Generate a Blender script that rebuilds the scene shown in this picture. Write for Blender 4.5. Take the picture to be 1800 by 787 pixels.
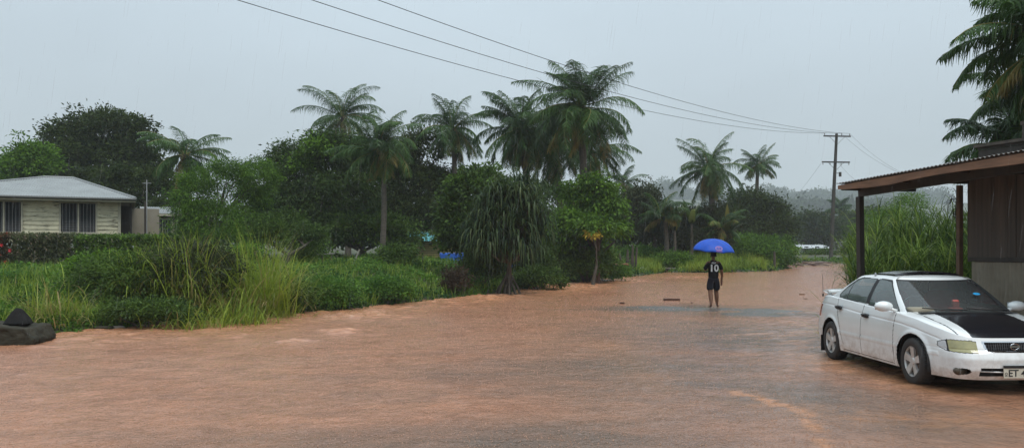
import bpy, math, random
import numpy as np
from mathutils import Vector, Matrix
from mathutils.bvhtree import BVHTree
from mathutils.geometry import tessellate_polygon

R = math.radians
for o in list(bpy.data.objects):
    bpy.data.objects.remove(o)
SC = bpy.context.scene
COL = SC.collection

# ------------------------------------------------------------------ camera
H = 1.75            # eye height
F = 1450.0          # focal length in photograph pixels (1800 wide)
HZ = 440.0          # horizon row
cam_d = bpy.data.cameras.new('camera')
cam = bpy.data.objects.new('camera', cam_d)
COL.objects.link(cam)
cam.location = (0, 0, H)
cam.rotation_euler = (R(90), 0, 0)
cam_d.sensor_width = 36
cam_d.lens = 36 * F / 1800
cam_d.shift_y = (HZ - 393.5) / 1800
cam_d.clip_start = 0.1
cam_d.clip_end = 5000
SC.camera = cam

# ------------------------------------------------------------------ sky and light
SUN_EL, SUN_ROT = 62, 150
world = bpy.data.worlds.new("World")
SC.world = world
world.use_nodes = True
nt = world.node_tree
bg = nt.nodes['Background']
sky = nt.nodes.new('ShaderNodeTexSky')
sky.sky_type = 'NISHITA'
sky.sun_disc = False
sky.sun_elevation = R(SUN_EL)
sky.sun_rotation = R(SUN_ROT)
sky.air_density = 1.0
sky.dust_density = 4.0
# overcast deck: a pale cloud layer over the clear sky, brighter overhead, with soft mottling
tc = nt.nodes.new('ShaderNodeTexCoord')
sep = nt.nodes.new('ShaderNodeSeparateXYZ')
nt.links.new(tc.outputs['Generated'], sep.inputs[0])
ramp = nt.nodes.new('ShaderNodeValToRGB')
cr = ramp.color_ramp
cr.elements[0].position = 0.0
cr.elements[0].color = (4.75, 5.25, 5.5, 1)
cr.elements[1].position = 1.0
cr.elements[1].color = (10.5, 12.4, 13.6, 1)
e = cr.elements.new(0.12); e.color = (4.75, 5.4, 5.85, 1)
e = cr.elements.new(0.35); e.color = (6.0, 7.1, 7.9, 1)
nt.links.new(sep.outputs['Z'], ramp.inputs[0])
nz = nt.nodes.new('ShaderNodeTexNoise')
nz.inputs['Scale'].default_value = 1.6
nz.inputs['Detail'].default_value = 4
mp = nt.nodes.new('ShaderNodeMapping')
mp.inputs['Scale'].default_value = (1, 1, 2.2)
nt.links.new(tc.outputs['Generated'], mp.inputs[0])
nt.links.new(mp.outputs[0], nz.inputs['Vector'])
mr = nt.nodes.new('ShaderNodeMapRange')
mr.inputs['From Min'].default_value = 0.3
mr.inputs['From Max'].default_value = 0.7
mr.inputs['To Min'].default_value = 0.90
mr.inputs['To Max'].default_value = 1.08
nt.links.new(nz.outputs[0], mr.inputs['Value'])
mul = nt.nodes.new('ShaderNodeMix'); mul.data_type = 'RGBA'; mul.blend_type = 'MULTIPLY'
mul.inputs['Factor'].default_value = 1
nt.links.new(ramp.outputs[0], mul.inputs['A'])
nt.links.new(mr.outputs[0], mul.inputs['B'])
mx = nt.nodes.new('ShaderNodeMix'); mx.data_type = 'RGBA'
mx.inputs['Factor'].default_value = 0.9
nt.links.new(sky.outputs[0], mx.inputs['A'])
nt.links.new(mul.outputs['Result'], mx.inputs['B'])
nt.links.new(mx.outputs['Result'], bg.inputs['Color'])
bg.inputs['Strength'].default_value = 0.105

sun_d = bpy.data.lights.new('sun', 'SUN')
sun_d.energy = 1.9
sun_d.angle = R(30)
sun_d.color = (1.0, 0.97, 0.93)
sun = bpy.data.objects.new('sun', sun_d)
COL.objects.link(sun)
sun.location = (0, 0, 60)
sun.rotation_euler = (R(90 - SUN_EL), 0, R(180 - SUN_ROT))

SC.view_settings.view_transform = 'Standard'
SC.view_settings.look = 'None'
SC.view_settings.gamma = 1
SC.view_settings.exposure = 0.10
SC.view_settings.use_curve_mapping = False
SC.render.engine = 'CYCLES'
SC.cycles.max_bounces = 6
SC.cycles.diffuse_bounces = 3
SC.cycles.glossy_bounces = 3
SC.cycles.transmission_bounces = 4
SC.cycles.transparent_max_bounces = 12
SC.cycles.volume_bounces = 1
SC.cycles.use_denoising = True
SC.cycles.caustics_reflective = False
SC.cycles.caustics_refractive = False

# ------------------------------------------------------------------ helpers: noise, geometry
def perlin(x, y, seed=0):
    x = np.asarray(x, float); y = np.asarray(y, float)
    xi = np.floor(x).astype(np.int64); yi = np.floor(y).astype(np.int64)
    xf = x - xi; yf = y - yi
    def g(ix, iy):
        h = (ix * 374761393 + iy * 668265263 + seed * 974634777) & 0xffffffff
        h = ((h ^ (h >> 13)) * 1274126177) & 0xffffffff
        return ((h ^ (h >> 16)) & 0xffff) / 65535.0 * 2 * np.pi
    def d(ix, iy, fx, fy):
        a = g(ix, iy)
        return np.cos(a) * fx + np.sin(a) * fy
    u = xf * xf * xf * (xf * (xf * 6 - 15) + 10)
    v = yf * yf * yf * (yf * (yf * 6 - 15) + 10)
    a = d(xi, yi, xf, yf); b = d(xi + 1, yi, xf - 1, yf)
    c = d(xi, yi + 1, xf, yf - 1); e = d(xi + 1, yi + 1, xf - 1, yf - 1)
    return ((a + (b - a) * u) * (1 - v) + (c + (e - c) * u) * v) * 1.5

def fbm(x, y, seed=0, n=4):
    r = 0; a = 1.0; t = 0
    for i in range(n):
        r = r + a * perlin(np.asarray(x) * 2 ** i, np.asarray(y) * 2 ** i, seed + i * 17)
        t += a; a *= 0.5
    return r / t

def sstep(a, b, x):
    t = np.clip((np.asarray(x, float) - a) / (b - a), 0, 1)
    return t * t * (3 - 2 * t)

def wz(y):
    """height of the flood surface: level near by, climbing gently up the road"""
    y = np.asarray(y, float)
    t = np.clip(y - 30, 0, 70)
    return np.where(t < 8, 0.018 * t * t / 16, 0.018 * (t - 4))

def P(px, py, Y):
    return Vector(((px - 900) / F * Y, Y, H - (py - HZ) / F * Y))

def PX(px, Y):
    return (px - 900) / F * Y

def PZ(py, Y):
    return H - (py - HZ) / F * Y

def G(px, py):
    lo, hi = 2.0, 400.0
    for _ in range(50):
        m = (lo + hi) / 2
        if H - (py - HZ) / F * m > float(wz(m)): lo = m
        else: hi = m
    return (PX(px, lo), lo)

def seg_dist(x, y, pts):
    d = np.full(np.shape(x), 1e9)
    for (ax, ay), (bx, by) in zip(pts[:-1], pts[1:]):
        vx, vy = bx - ax, by - ay
        t = np.clip(((x - ax) * vx + (y - ay) * vy) / (vx * vx + vy * vy + 1e-9), 0, 1)
        d = np.minimum(d, np.hypot(x - ax - t * vx, y - ay - t * vy))
    return d

def inside(x, y, poly):
    x = np.asarray(x, float); y = np.asarray(y, float)
    r = np.zeros(np.shape(x), bool)
    n = len(poly)
    for i in range(n):
        ax, ay = poly[i]; bx, by = poly[(i + 1) % n]
        c = ((ay > y) != (by > y))
        with np.errstate(divide='ignore', invalid='ignore'):
            xx = (bx - ax) * (y - ay) / (by - ay + 1e-12) + ax
        r ^= c & (x < xx)
    return r

# ------------------------------------------------------------------ helpers: meshes and objects
class MB:
    """collects vertices and faces, builds ONE mesh object"""
    def __init__(s):
        s.v = []; s.n = 0; s.f = []
    def add(s, verts, faces, mat=0, tint=0.5):
        verts = np.asarray(verts, float).reshape(-1, 3)
        if isinstance(faces, np.ndarray):
            groups = [faces]
        else:
            by = {}
            for f in faces: by.setdefault(len(f), []).append(f)
            groups = [np.array(g) for g in by.values()]
        for g in groups:
            if len(g) == 0: continue
            t = np.broadcast_to(np.asarray(tint, float), (len(g),))
            mm = np.broadcast_to(np.asarray(mat, int), (len(g),))
            s.f.append((g + s.n, mm, t))
        s.v.append(verts); s.n += len(verts)
    def empty(s): return s.n == 0
    def build(s, name, mats, parent=None, smooth=False, loc=None):
        me = bpy.data.meshes.new(name)
        V = np.concatenate(s.v).astype(np.float32)
        me.vertices.add(len(V))
        me.vertices.foreach_set('co', V.ravel())
        loops = np.concatenate([g.ravel() for g, _, _ in s.f]).astype(np.int32)
        cnt = np.concatenate([np.full(len(g), g.shape[1]) for g, _, _ in s.f])
        st = np.concatenate([[0], np.cumsum(cnt)[:-1]]).astype(np.int32)
        mi = np.concatenate([m for _, m, _ in s.f]).astype(np.int32)
        ti = np.concatenate([t for _, _, t in s.f]).astype(np.float32)
        me.loops.add(len(loops)); me.loops.foreach_set('vertex_index', loops)
        me.polygons.add(len(cnt)); me.polygons.foreach_set('loop_start', st)
        me.polygons.foreach_set('material_index', mi)
        me.polygons.foreach_set('use_smooth', np.full(len(cnt), smooth))
        a = me.attributes.new('tint', 'FLOAT', 'FACE')
        a.data.foreach_set('value', ti)
        me.update(calc_edges=True)
        me.validate()
        if not isinstance(mats, (list, tuple)): mats = [mats]
        for m in mats: me.materials.append(m)
        o = bpy.data.objects.new(name, me)
        COL.objects.link(o)
        if parent is not None: o.parent = parent
        if loc is not None: o.location = loc
        return o
    # shapes
    def box(s, c, size, rz=0, mat=0, tint=0.5, M=None):
        x, y, z = [q / 2 for q in size]
        v = np.array([[-x, -y, -z], [x, -y, -z], [x, y, -z], [-x, y, -z], [-x, -y, z], [x, -y, z], [x, y, z], [-x, y, z]])
        if M is not None: v = v @ np.array(M).T
        if rz:
            cs, sn = math.cos(rz), math.sin(rz)
            v = v @ np.array([[cs, sn, 0], [-sn, cs, 0], [0, 0, 1]])
        s.add(v + np.array(c), np.array([[0, 3, 2, 1], [4, 5, 6, 7], [0, 1, 5, 4], [1, 2, 6, 5], [2, 3, 7, 6], [3, 0, 4, 7]]), mat, tint)
    def beam(s, a, b, w, h, mat=0, tint=0.5, up=(0, 0, 1)):
        a = Vector(a); b = Vector(b); d = b - a; L = d.length; d.normalize()
        u = Vector(up); r = d.cross(u).normalized(); u = r.cross(d)
        v = []
        for t in (0, L):
            for i, j in ((-1, -1), (1, -1), (1, 1), (-1, 1)):
                v.append(tuple(a + d * t + r * (i * w / 2) + u * (j * h / 2)))
        s.add(v, np.array([[0, 1, 2, 3], [7, 6, 5, 4], [0, 4, 5, 1], [1, 5, 6, 2], [2, 6, 7, 3], [3, 7, 4, 0]]), mat, tint)
    def tube(s, pts, rad, n=8, mat=0, tint=0.5, cap=True):
        pts = [Vector(p) for p in pts]
        if not hasattr(rad, '__len__'): rad = [rad] * len(pts)
        v = []; prev = None
        for i, p in enumerate(pts):
            d = (pts[min(i + 1, len(pts) - 1)] - pts[max(i - 1, 0)]).normalized()
            if prev is None:
                r = d.cross(Vector((0, 0, 1)))
                if r.length < 0.1: r = d.cross(Vector((1, 0, 0)))
            else:
                r = prev - d * prev.dot(d)
            r.normalize(); prev = r; u = d.cross(r)
            for k in range(n):
                a = 2 * math.pi * k / n
                v.append(tuple(p + (r * math.cos(a) + u * math.sin(a)) * rad[i]))
        f = []
        for i in range(len(pts) - 1):
            for k in range(n):
                a = i * n + k; b = i * n + (k + 1) % n
                f.append((a, b, b + n, a + n))
        if cap:
            f.append(tuple(range(n - 1, -1, -1)))
            f.append(tuple((len(pts) - 1) * n + k for k in range(n)))
        s.add(v, f, mat, tint)
    def ico(s, c, r, seed=0, amp=0.15, mat=0, tint=0.5, nu=16, nv=10):
        """rough rounded lump"""
        v = []
        r = np.broadcast_to(np.asarray(r, float), (3,))
        for j in range(nv + 1):
            th = math.pi * j / nv
            for i in range(nu):
                ph = 2 * math.pi * i / nu
                d = np.array([math.sin(th) * math.cos(ph), math.sin(th) * math.sin(ph), math.cos(th)])
                k = 1 + amp * float(perlin(d[0] * 1.7 + 5 + seed, d[1] * 1.7 + d[2] * 2.1, seed)) * 2
                v.append(d * r * k + np.array(c))
        f = [(j * nu + i, (j + 1) * nu + i, (j + 1) * nu + (i + 1) % nu, j * nu + (i + 1) % nu) for j in range(nv) for i in range(nu)]
        s.add(v, f, mat, tint)

def tag(o, label=None, cat=None, group=None, kind=None):
    if label: o['label'] = label
    if cat: o['category'] = cat
    if group: o['group'] = group
    if kind: o['kind'] = kind
    return o

def empty(name, loc, label, cat, group=None, rz=0):
    o = bpy.data.objects.new(name, None)
    COL.objects.link(o)
    o.location = loc; o.rotation_euler = (0, 0, rz)
    o.empty_display_size = 0.3
    return tag(o, label, cat, group)

# ------------------------------------------------------------------ materials
def mat(name, col, rough=0.7, metal=0.0, var=0.12, scale=3.0, bump=0.0, bscale=20.0, spec=0.5, coat=0.0, stretch=(1, 1, 1), col2=None, contrast=0.5):
    """plain surface: base colour with low-contrast noise between col and col2"""
    m = bpy.data.materials.new(name); m.use_nodes = True
    t = m.node_tree; b = t.nodes['Principled BSDF']
    c2 = col2 or tuple(min(1, c * (1 - var * 2)) for c in col)
    co = t.nodes.new('ShaderNodeTexCoord'); mpn = t.nodes.new('ShaderNodeMapping')
    mpn.inputs['Scale'].default_value = stretch
    t.links.new(co.outputs['Object'], mpn.inputs[0])
    n = t.nodes.new('ShaderNodeTexNoise'); n.inputs['Scale'].default_value = scale; n.inputs['Detail'].default_value = 6
    n.inputs['Roughness'].default_value = 0.65
    t.links.new(mpn.outputs[0], n.inputs['Vector'])
    r = t.nodes.new('ShaderNodeValToRGB')
    r.color_ramp.elements[0].position = 0.5 - contrast * 0.4; r.color_ramp.elements[0].color = (*c2, 1)
    r.color_ramp.elements[1].position = 0.5 + contrast * 0.4; r.color_ramp.elements[1].color = (*col, 1)
    t.links.new(n.outputs[0], r.inputs[0]); t.links.new(r.outputs[0], b.inputs['Base Color'])
    b.inputs['Roughness'].default_value = rough
    b.inputs['Metallic'].default_value = metal
    b.inputs['Specular IOR Level'].default_value = spec
    b.inputs['Coat Weight'].default_value = coat
    if bump:
        n2 = t.nodes.new('ShaderNodeTexNoise'); n2.inputs['Scale'].default_value = bscale; n2.inputs['Detail'].default_value = 4
        t.links.new(mpn.outputs[0], n2.inputs['Vector'])
        bp = t.nodes.new('ShaderNodeBump'); bp.inputs['Strength'].default_value = bump; bp.inputs['Distance'].default_value = 0.02
        t.links.new(n2.outputs[0], bp.inputs['Height']); t.links.new(bp.outputs[0], b.inputs['Normal'])
    return m

def leafmat(name, dark, light, old=None, rough=0.55, trans=0.4, spec=0.22):
    """leaf colour runs dark > light > old with the leaf's own tint value"""
    m = bpy.data.materials.new(name); m.use_nodes = True
    t = m.node_tree; b = t.nodes['Principled BSDF']; out = t.nodes['Material Output']
    a = t.nodes.new('ShaderNodeAttribute'); a.attribute_name = 'tint'
    r = t.nodes.new('ShaderNodeValToRGB')
    r.color_ramp.elements[0].color = (*dark, 1); r.color_ramp.elements[0].position = 0.05
    r.color_ramp.elements[1].color = (*light, 1); r.color_ramp.elements[1].position = 0.78
    if old:
        e = r.color_ramp.elements.new(0.97); e.color = (*old, 1)
    t.links.new(a.outputs['Fac'], r.inputs[0])
    t.links.new(r.outputs[0], b.inputs['Base Color'])
    b.inputs['Roughness'].default_value = rough
    b.inputs['Specular IOR Level'].default_value = spec
    tr = t.nodes.new('ShaderNodeBsdfTranslucent')
    t.links.new(r.outputs[0], tr.inputs['Color'])
    mi = t.nodes.new('ShaderNodeMixShader'); mi.inputs[0].default_value = trans
    t.links.new(b.outputs[0], mi.inputs[1]); t.links.new(tr.outputs[0], mi.inputs[2])
    t.links.new(mi.outputs[0], out.inputs['Surface'])
    return m
HAZE = 0.0005
# ------------------------------------------------------------------ setting: shoreline, terrain, road, flood water
shore_px = [(1170, 478.5), (1130, 484), (1085, 488.5), (1040, 493), (990, 499), (940, 505), (905, 512), (880, 516), (820, 521), (760, 527), (680, 536), (600, 545), (520, 551), (440, 556), (330, 568), (200, 577), (130, 583), (60, 586), (0, 590)]
left_shore = [G(*q) for q in shore_px] + [(-16, 14.2), (-30, 9), (-80, 0)]
left_land = left_shore + [(-400, 0), (-400, 500), (8.5, 500), G(1150, 471)]
isle_shore = [G(1175, 476), G(1180, 478.5), G(1240, 479), G(1300, 478), G(1362, 476), G(1384, 471.5), G(1372, 467), G(1340, 464)]
isle_land = isle_shore + [(30, 120), (28, 500), (5, 500), (8.5, 60)]
far_shore = [(30, 120), G(1372, 461.5), G(1440, 459.8), G(1475, 462.5)]
right_shore = [G(1400, 460.3), G(1450, 460.8), G(1500, 464), (25.0, 52), (17, 38), (11.2, 24), (8.0, 16.5), (7.2, 14.2), (7.6, 12), (8.5, 8), (9.5, 2), (10, -10)]
right_land = right_shore + [(400, -10), (400, 500), (28, 500)]

def land_sd(x, y):
    """distance into the land from the water's edge, negative in the water"""
    best = np.full(np.shape(x), -1e9)
    for poly, shore in ((left_land, left_shore), (isle_land, isle_shore), (right_land, right_shore)):
        d = seg_dist(x, y, shore)
        ins = inside(x, y, poly)
        best = np.maximum(best, np.where(ins, d, -d))
    return best

def hill(x, y):
    """low forested hills beyond the village"""
    x = np.asarray(x, float); y = np.asarray(y, float)
    r = sstep(260, 1000, y) * (44 + 26 * fbm(x / 330, y / 330, 3) + 10 * sstep(20, 300, x))
    return np.maximum(r, 0)

def land_z(x, y):
    sd = land_sd(x, y)
    left = sstep(9, 5, x)
    top = np.where(x < 8, 0.80, 0.30)
    rise = 0.10 * sstep(-0.1, 0.25, sd) + top * sstep(0.2, 5.5, sd)
    bumps = 0.10 * fbm(x / 2.3, y / 2.3, 5) * sstep(0, 2, sd)
    rise = rise + 1.5 * np.exp(-(((x - 16.5) / 7.5) ** 2 + ((y - 64) / 6.0) ** 2)) * sstep(0, 3, sd)
    under = -0.16 * sstep(0.15, -0.5, sd)
    return wz(y) + rise + bumps + under + hill(x, y)

# left bank soil, grass and all dry land in one sheet
xs = np.concatenate([-np.geomspace(1100, 26, 34), np.arange(-25, 32, 0.35), np.geomspace(33, 1200, 34)])
ys = np.concatenate([np.arange(-30, 8, 2.0), np.arange(8, 62, 0.35), np.geomspace(63, 1250, 80)])
gx, gy = np.meshgrid(xs, ys)
gz = land_z(gx.ravel(), gy.ravel())
b = MB()
nx = len(xs)
idx = np.arange(len(xs) * len(ys)).reshape(len(ys), nx)
q = np.stack([idx[:-1, :-1].ravel(), idx[:-1, 1:].ravel(), idx[1:, 1:].ravel(), idx[1:, :-1].ravel()], 1)
b.add(np.stack([gx.ravel(), gy.ravel(), gz], 1), q)
M_ground = mat('wet_soil_and_turf', (0.045, 0.07, 0.022), rough=0.85, scale=0.7, col2=(0.05, 0.036, 0.022), bump=0.6, bscale=9, contrast=0.35)
ground = b.build('ground', M_ground, smooth=True)
tag(ground, 'grassy wet ground behind the flooded road', kind='structure')

# the sealed road below the water; its crown just surfaces in a few places
def road_z(x, y):
    z = wz(y) - 0.05
    for (cx, cy, rx, ry, hgt) in CROWNS:
        dx, dy = x - cx, y - cy
        z = z + hgt * np.exp(-((dx / rx) ** 2 + (dy / ry) ** 2))
    return z + 0.035 * fbm(x / 1.5, y / 1.1, 21, 5) + 0.006 * fbm(x / 0.3, y / 0.3, 22)
CROWNS = [(5.2, 24.6, 2.4, 1.3, 0.058), (4.2, 25.6, 1.5, .8, .03), (6.6, 22.6, 1.7, 1.3, 0.052), (7.8, 24.2, .9, 1.2, .04), (5.6, 20.4, 1.6, 1.2, .036), (4.4, 17.0, 1.4, 1.6, .030), (4.6, 8.6, .8, .5, .036), (3.4, 7.3, .9, .4, .03)]

def water_grid():
    x = np.concatenate([np.arange(-60, -17, 1.2), np.arange(-17, 10.5, 0.075), np.arange(10.5, 40, 0.3)])
    y = [-6.0]
    while y[-1] < 3: y.append(y[-1] + 0.5)
    while y[-1] < 125: y.append(y[-1] + max(0.05, 0.0045 * y[-1]))
    return x, np.array(y)

def px_arr(x, y):
    y = np.maximum(y, 1.0)
    return 900 + F * x / y, HZ + F * (H - wz(y)) / y

def shallow_map(x, y):
    """1 where only a film of water covers the asphalt"""
    n = fbm(x / 2.6 + 3, y / 1.1, 31, 5)
    n2 = fbm(x / 0.7, y / 0.35, 32, 4)
    s = np.zeros(np.shape(x))
    blobs = [(4.9, 24.6, 3.0, 1.6, 1.0), (6.6, 22.6, 2.4, 1.4, 0.9), (2.1, 11.8, 3.2, 3.6, .75), (4.4, 16.5, 2.8, 5.2, .8), (3.5, 9.6, 2.0, 2.4, .8), (0.0, 7.4, 3.6, 1.4, .8), (-2.2, 6.6, 2.5, .9, .55), (5.9, 11.8, 1.5, 3.0, .62), (3.9, 8.2, 1.6, 0.9, .8), (6.0, 17.5, 2.2, 2.0, .5), (6.3, 8.6, 1.5, 1.0, .4), (-1.5, 10, 3, 3, .3)]
    for cx, cy, rx, ry, a in blobs:
        s = np.maximum(s, a * np.exp(-(((x - cx) / rx) ** 2 + ((y - cy) / ry) ** 2)))
    return np.clip(s * 1.15 + 0.42 * n + 0.16 * n2 - 0.12, 0, 1)

wx, wy = water_grid()
gx, gy = np.meshgrid(wx, wy); gx = gx.ravel(); gy = gy.ravel()
sd = land_sd(gx, gy)
near = sstep(60, 8, gy)
edge = sstep(-5.5, -0.3, sd) * sstep(7, 12, gy) * sstep(12, 4, gx)          # faster water along the left bank
u = gx * 0.94 + gy * 0.34; v = -gx * 0.34 + gy * 0.94
rip = 0.010 * fbm(u / 0.55, v / 0.45, 41, 4) + 0.008 * fbm(u / 0.22, v / 0.20, 42, 3)
wave = 0.11 * np.abs(fbm(u / 0.9, v / 0.6, 43, 4)) * edge
rap = np.zeros_like(gx)
for (qx, qy, rx, ry, a) in [(1215, 487, 60, 4, .8), (960, 505, 100, 8, 1.3), (860, 522, 50, 6, .9), (1100, 494, 60, 4, .8), (600, 582, 45, 6, .9), (520, 600, 40, 5, .6), (640, 556, 130, 8, .5), (1330, 692, 60, 7, .0), (1060, 490, 60, 6, .5), (420, 592, 60, 6, .4), (1560, 600, 30, 10, .3)]:
    ppx, ppy = px_arr(gx, gy)
    rap = np.maximum(rap, a * np.exp(-(((ppx - qx) / rx) ** 2 + ((ppy - qy) / ry) ** 2)))
wave = wave + rap * 0.20 * np.abs(fbm(u / 1.0, v / 0.45, 44, 4))
# the braided orange runnel at the lower right
run = [G(1290, 688), G(1335, 700), G(1400, 722), G(1430, 745), G(1440, 770), (2.75, 7.0)]
rd = seg_dist(gx + 0.12 * fbm(gx / .3, gy / .3, 61), gy + 0.15 * fbm(gx / .3, gy / .3, 62), run)
run2 = [G(1335, 700), G(1450, 726), G(1600, 740), G(1800, 735)]
rd2 = seg_dist(gx + 0.15 * fbm(gx / .4, gy / .4, 63), gy + 0.2 * fbm(gx / .4, gy / .4, 64), run2)
brk = np.clip(.5 + 1.6 * fbm(gx / .22, gy / .22, 69, 4), 0, 1.3); runm = np.exp(-(rd / 0.085) ** 4) * brk + 0.7 * np.exp(-(rd2 / 0.45) ** 2) * brk
run3 = [G(1060, 600), G(1110, 640), G(1160, 680)]
rd3 = seg_dist(gx + 0.25 * fbm(gx / .6, gy / .6, 65), gy + 0.25 * fbm(gx / .6, gy / .6, 66), run3)
runm = runm + 0.30 * np.exp(-(rd3 / 0.35) ** 2)
car_run = [(4.9, 13.4), (4.95, 12.2), (5.1, 10.9), (5.6, 10.2)]
rd4 = seg_dist(gx + 0.2 * fbm(gx / .5, gy / .5, 67), gy, car_run)
runm = np.clip(runm + 0.6 * np.exp(-(rd4 / 0.30) ** 2), 0, 1)
rip = rip + 0.012 * np.abs(fbm(gx / 0.10, gy / 0.10, 45, 3)) * np.exp(-(rd / 0.15) ** 2)
gz = wz(gy) + rip * (0.35 + near) + wave
b = MB()
nx = len(wx)
idx = np.arange(len(gx)).reshape(-1, nx)
q = np.stack([idx[:-1, :-1].ravel(), idx[:-1, 1:].ravel(), idx[1:, 1:].ravel(), idx[1:, :-1].ravel()], 1)
keep = (sd[q].max(1) > -1e8) & (sd[q].min(1) < 1.2)
b.add(np.stack([gx, gy, gz], 1), q[keep])
water = b.build('flood_water', [], smooth=True)
sh = shallow_map(gx, gy)
sh = np.clip(sh * sstep(1.0, 0.55, runm), 0, 1)
foam = np.clip(edge * 1.5 * (0.40 + fbm(u / 0.9, v / 0.35, 51, 4)) + rap * (0.8 + 1.2 * fbm(u / 0.5, v / 0.2, 52, 4)), 0, 1)
foam = np.maximum(foam, np.exp(-((sd + 0.12) / 0.16) ** 2) * sstep(12, 6, gx) * (0.6 + fbm(gx / 0.5, gy / 0.5, 53)))
me = water.data
for nm, arr in (('shallow', sh), ('foam', np.clip(foam, 0, 1)), ('silt', runm)):
    a = me.attributes.new(nm, 'FLOAT', 'POINT'); a.data.foreach_set('value', arr.astype(np.float32))

def water_material():
    m = bpy.data.materials.new('muddy_flood_water'); m.use_nodes = True
    t = m.node_tree; L = t.links; bs = t.nodes['Principled BSDF']
    geo = t.nodes.new('ShaderNodeNewGeometry')
    def attr(n):
        a = t.nodes.new('ShaderNodeAttribute'); a.attribute_name = n; return a.outputs['Fac']
    def noise(scale, st, det=5, rough=0.6):
        mpn = t.nodes.new('ShaderNodeMapping'); mpn.inputs['Scale'].default_value = st
        mpn.inputs['Rotation'].default_value = (0, 0, R(-18))
        L.new(geo.outputs['Position'], mpn.inputs[0])
        n = t.nodes.new('ShaderNodeTexNoise'); n.inputs['Scale'].default_value = scale
        n.inputs['Detail'].default_value = det; n.inputs['Roughness'].default_value = rough
        L.new(mpn.outputs[0], n.inputs['Vector']); return n.outputs[0]
    def rmp(src, els):
        r = t.nodes.new('ShaderNodeValToRGB')
        r.color_ramp.elements[0].position = els[0][0]; r.color_ramp.elements[0].color = (*els[0][1], 1)
        r.color_ramp.elements[1].position = els[-1][0]; r.color_ramp.elements[1].color = (*els[-1][1], 1)
        for p_, c_ in els[1:-1]:
            e_ = r.color_ramp.elements.new(p_); e_.color = (*c_, 1)
        L.new(src, r.inputs[0]); return r.outputs[0]
    def mix(f, a, b_, typ='MIX'):
        n = t.nodes.new('ShaderNodeMix'); n.data_type = 'RGBA'; n.blend_type = typ
        if isinstance(f, (int, float)): n.inputs['Factor'].default_value = f
        else: L.new(f, n.inputs['Factor'])
        for s_, k in ((a, 'A'), (b_, 'B')):
            if isinstance(s_, tuple): n.inputs[k].default_value = (*s_, 1)
            else: L.new(s_, n.inputs[k])
        return n.outputs['Result']
    mud = rmp(noise(0.35, (1, .8, 1)), [(0.3, (0.34, 0.152, 0.083)), (0.5, (0.385, 0.188, 0.11)), (0.7, (0.37, 0.195, 0.122))])
    streak = rmp(noise(1.5, (1, .9, 1), 9, 0.8), [(0.35, (0.72, 0.68, 0.65)), (0.5, (1, 1, 1)), (0.7, (1.18, 1.10, 1.04))])
    mud = mix(1.0, mud, streak, 'MULTIPLY')
    grain = rmp(noise(9, (1, .8, 1), 7, 0.95), [(0.34, (0.78, 0.76, 0.74)), (0.52, (1.0, 1.0, 1.0)), (0.68, (1.22, 1.2, 1.18))])
    mud = mix(0.75, mud, grain, 'MULTIPLY')
    asph = rmp(noise(30, (1, 1, 1), 4, 0.8), [(0.35, (0.06, 0.048, 0.040)), (0.6, (0.15, 0.115, 0.09)), (0.75, (0.22, 0.18, 0.15))])
    c = mix(attr('shallow'), mud, asph)
    sl = t.nodes.new('ShaderNodeMath'); sl.operation = 'MULTIPLY'; sl.inputs[1].default_value = .58; L.new(attr('silt'), sl.inputs[0])
    c = mix(sl.outputs[0], c, (0.42, 0.185, 0.068))
    fo = rmp(attr('foam'), [(0.25, (0, 0, 0)), (0.9, (1, 1, 1))])
    fcol = rmp(noise(5, (1, 2.5, 1), 5, 0.7), [(0.35, (0.42, 0.17, 0.075)), (0.55, (0.52, 0.26, 0.14)), (0.72, (0.74, 0.50, 0.36))])
    f2 = t.nodes.new('ShaderNodeMath'); f2.operation = 'MULTIPLY'; f2.inputs[1].default_value = 0.8
    L.new(fo, f2.inputs[0])
    c = mix(f2.outputs[0], c, fcol)
    L.new(c, bs.inputs['Base Color'])
    bs.inputs['Roughness'].default_value = 0.12
    bs.inputs['IOR'].default_value = 1.33
    # ripples, chop and the pitting of the rain
    b1 = t.nodes.new('ShaderNodeBump'); b1.inputs['Strength'].default_value = 0.55; b1.inputs['Distance'].default_value = 0.08
    L.new(noise(4.0, (1, .9, 1), 5, 0.7), b1.inputs['Height'])
    b2 = t.nodes.new('ShaderNodeBump'); b2.inputs['Strength'].default_value = 0.5; b2.inputs['Distance'].default_value = 0.009
    L.new(noise(20, (1, .8, 1), 3, 0.7), b2.inputs['Height']); L.new(b1.outputs[0], b2.inputs['Normal'])
    vo = t.nodes.new('ShaderNodeTexVoronoi'); vo.inputs['Scale'].default_value = 11; vo.feature = 'F1'
    L.new(geo.outputs['Position'], vo.inputs['Vector'])
    wv = t.nodes.new('ShaderNodeMath'); wv.operation = 'SINE'
    ml = t.nodes.new('ShaderNodeMath'); ml.operation = 'MULTIPLY'; ml.inputs[1].default_value = 30
    L.new(vo.outputs['Distance'], ml.inputs[0]); L.new(ml.outputs[0], wv.inputs[0])
    b3 = t.nodes.new('ShaderNodeBump'); b3.inputs['Strength'].default_value = 0.25; b3.inputs['Distance'].default_value = 0.006
    L.new(wv.outputs[0], b3.inputs['Height']); L.new(b2.outputs[0], b3.inputs['Normal'])
    L.new(b3.outputs[0], bs.inputs['Normal'])
    return m
me.materials.append(water_material())
tag(water, 'orange brown flood water running over the road', kind='structure')

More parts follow.
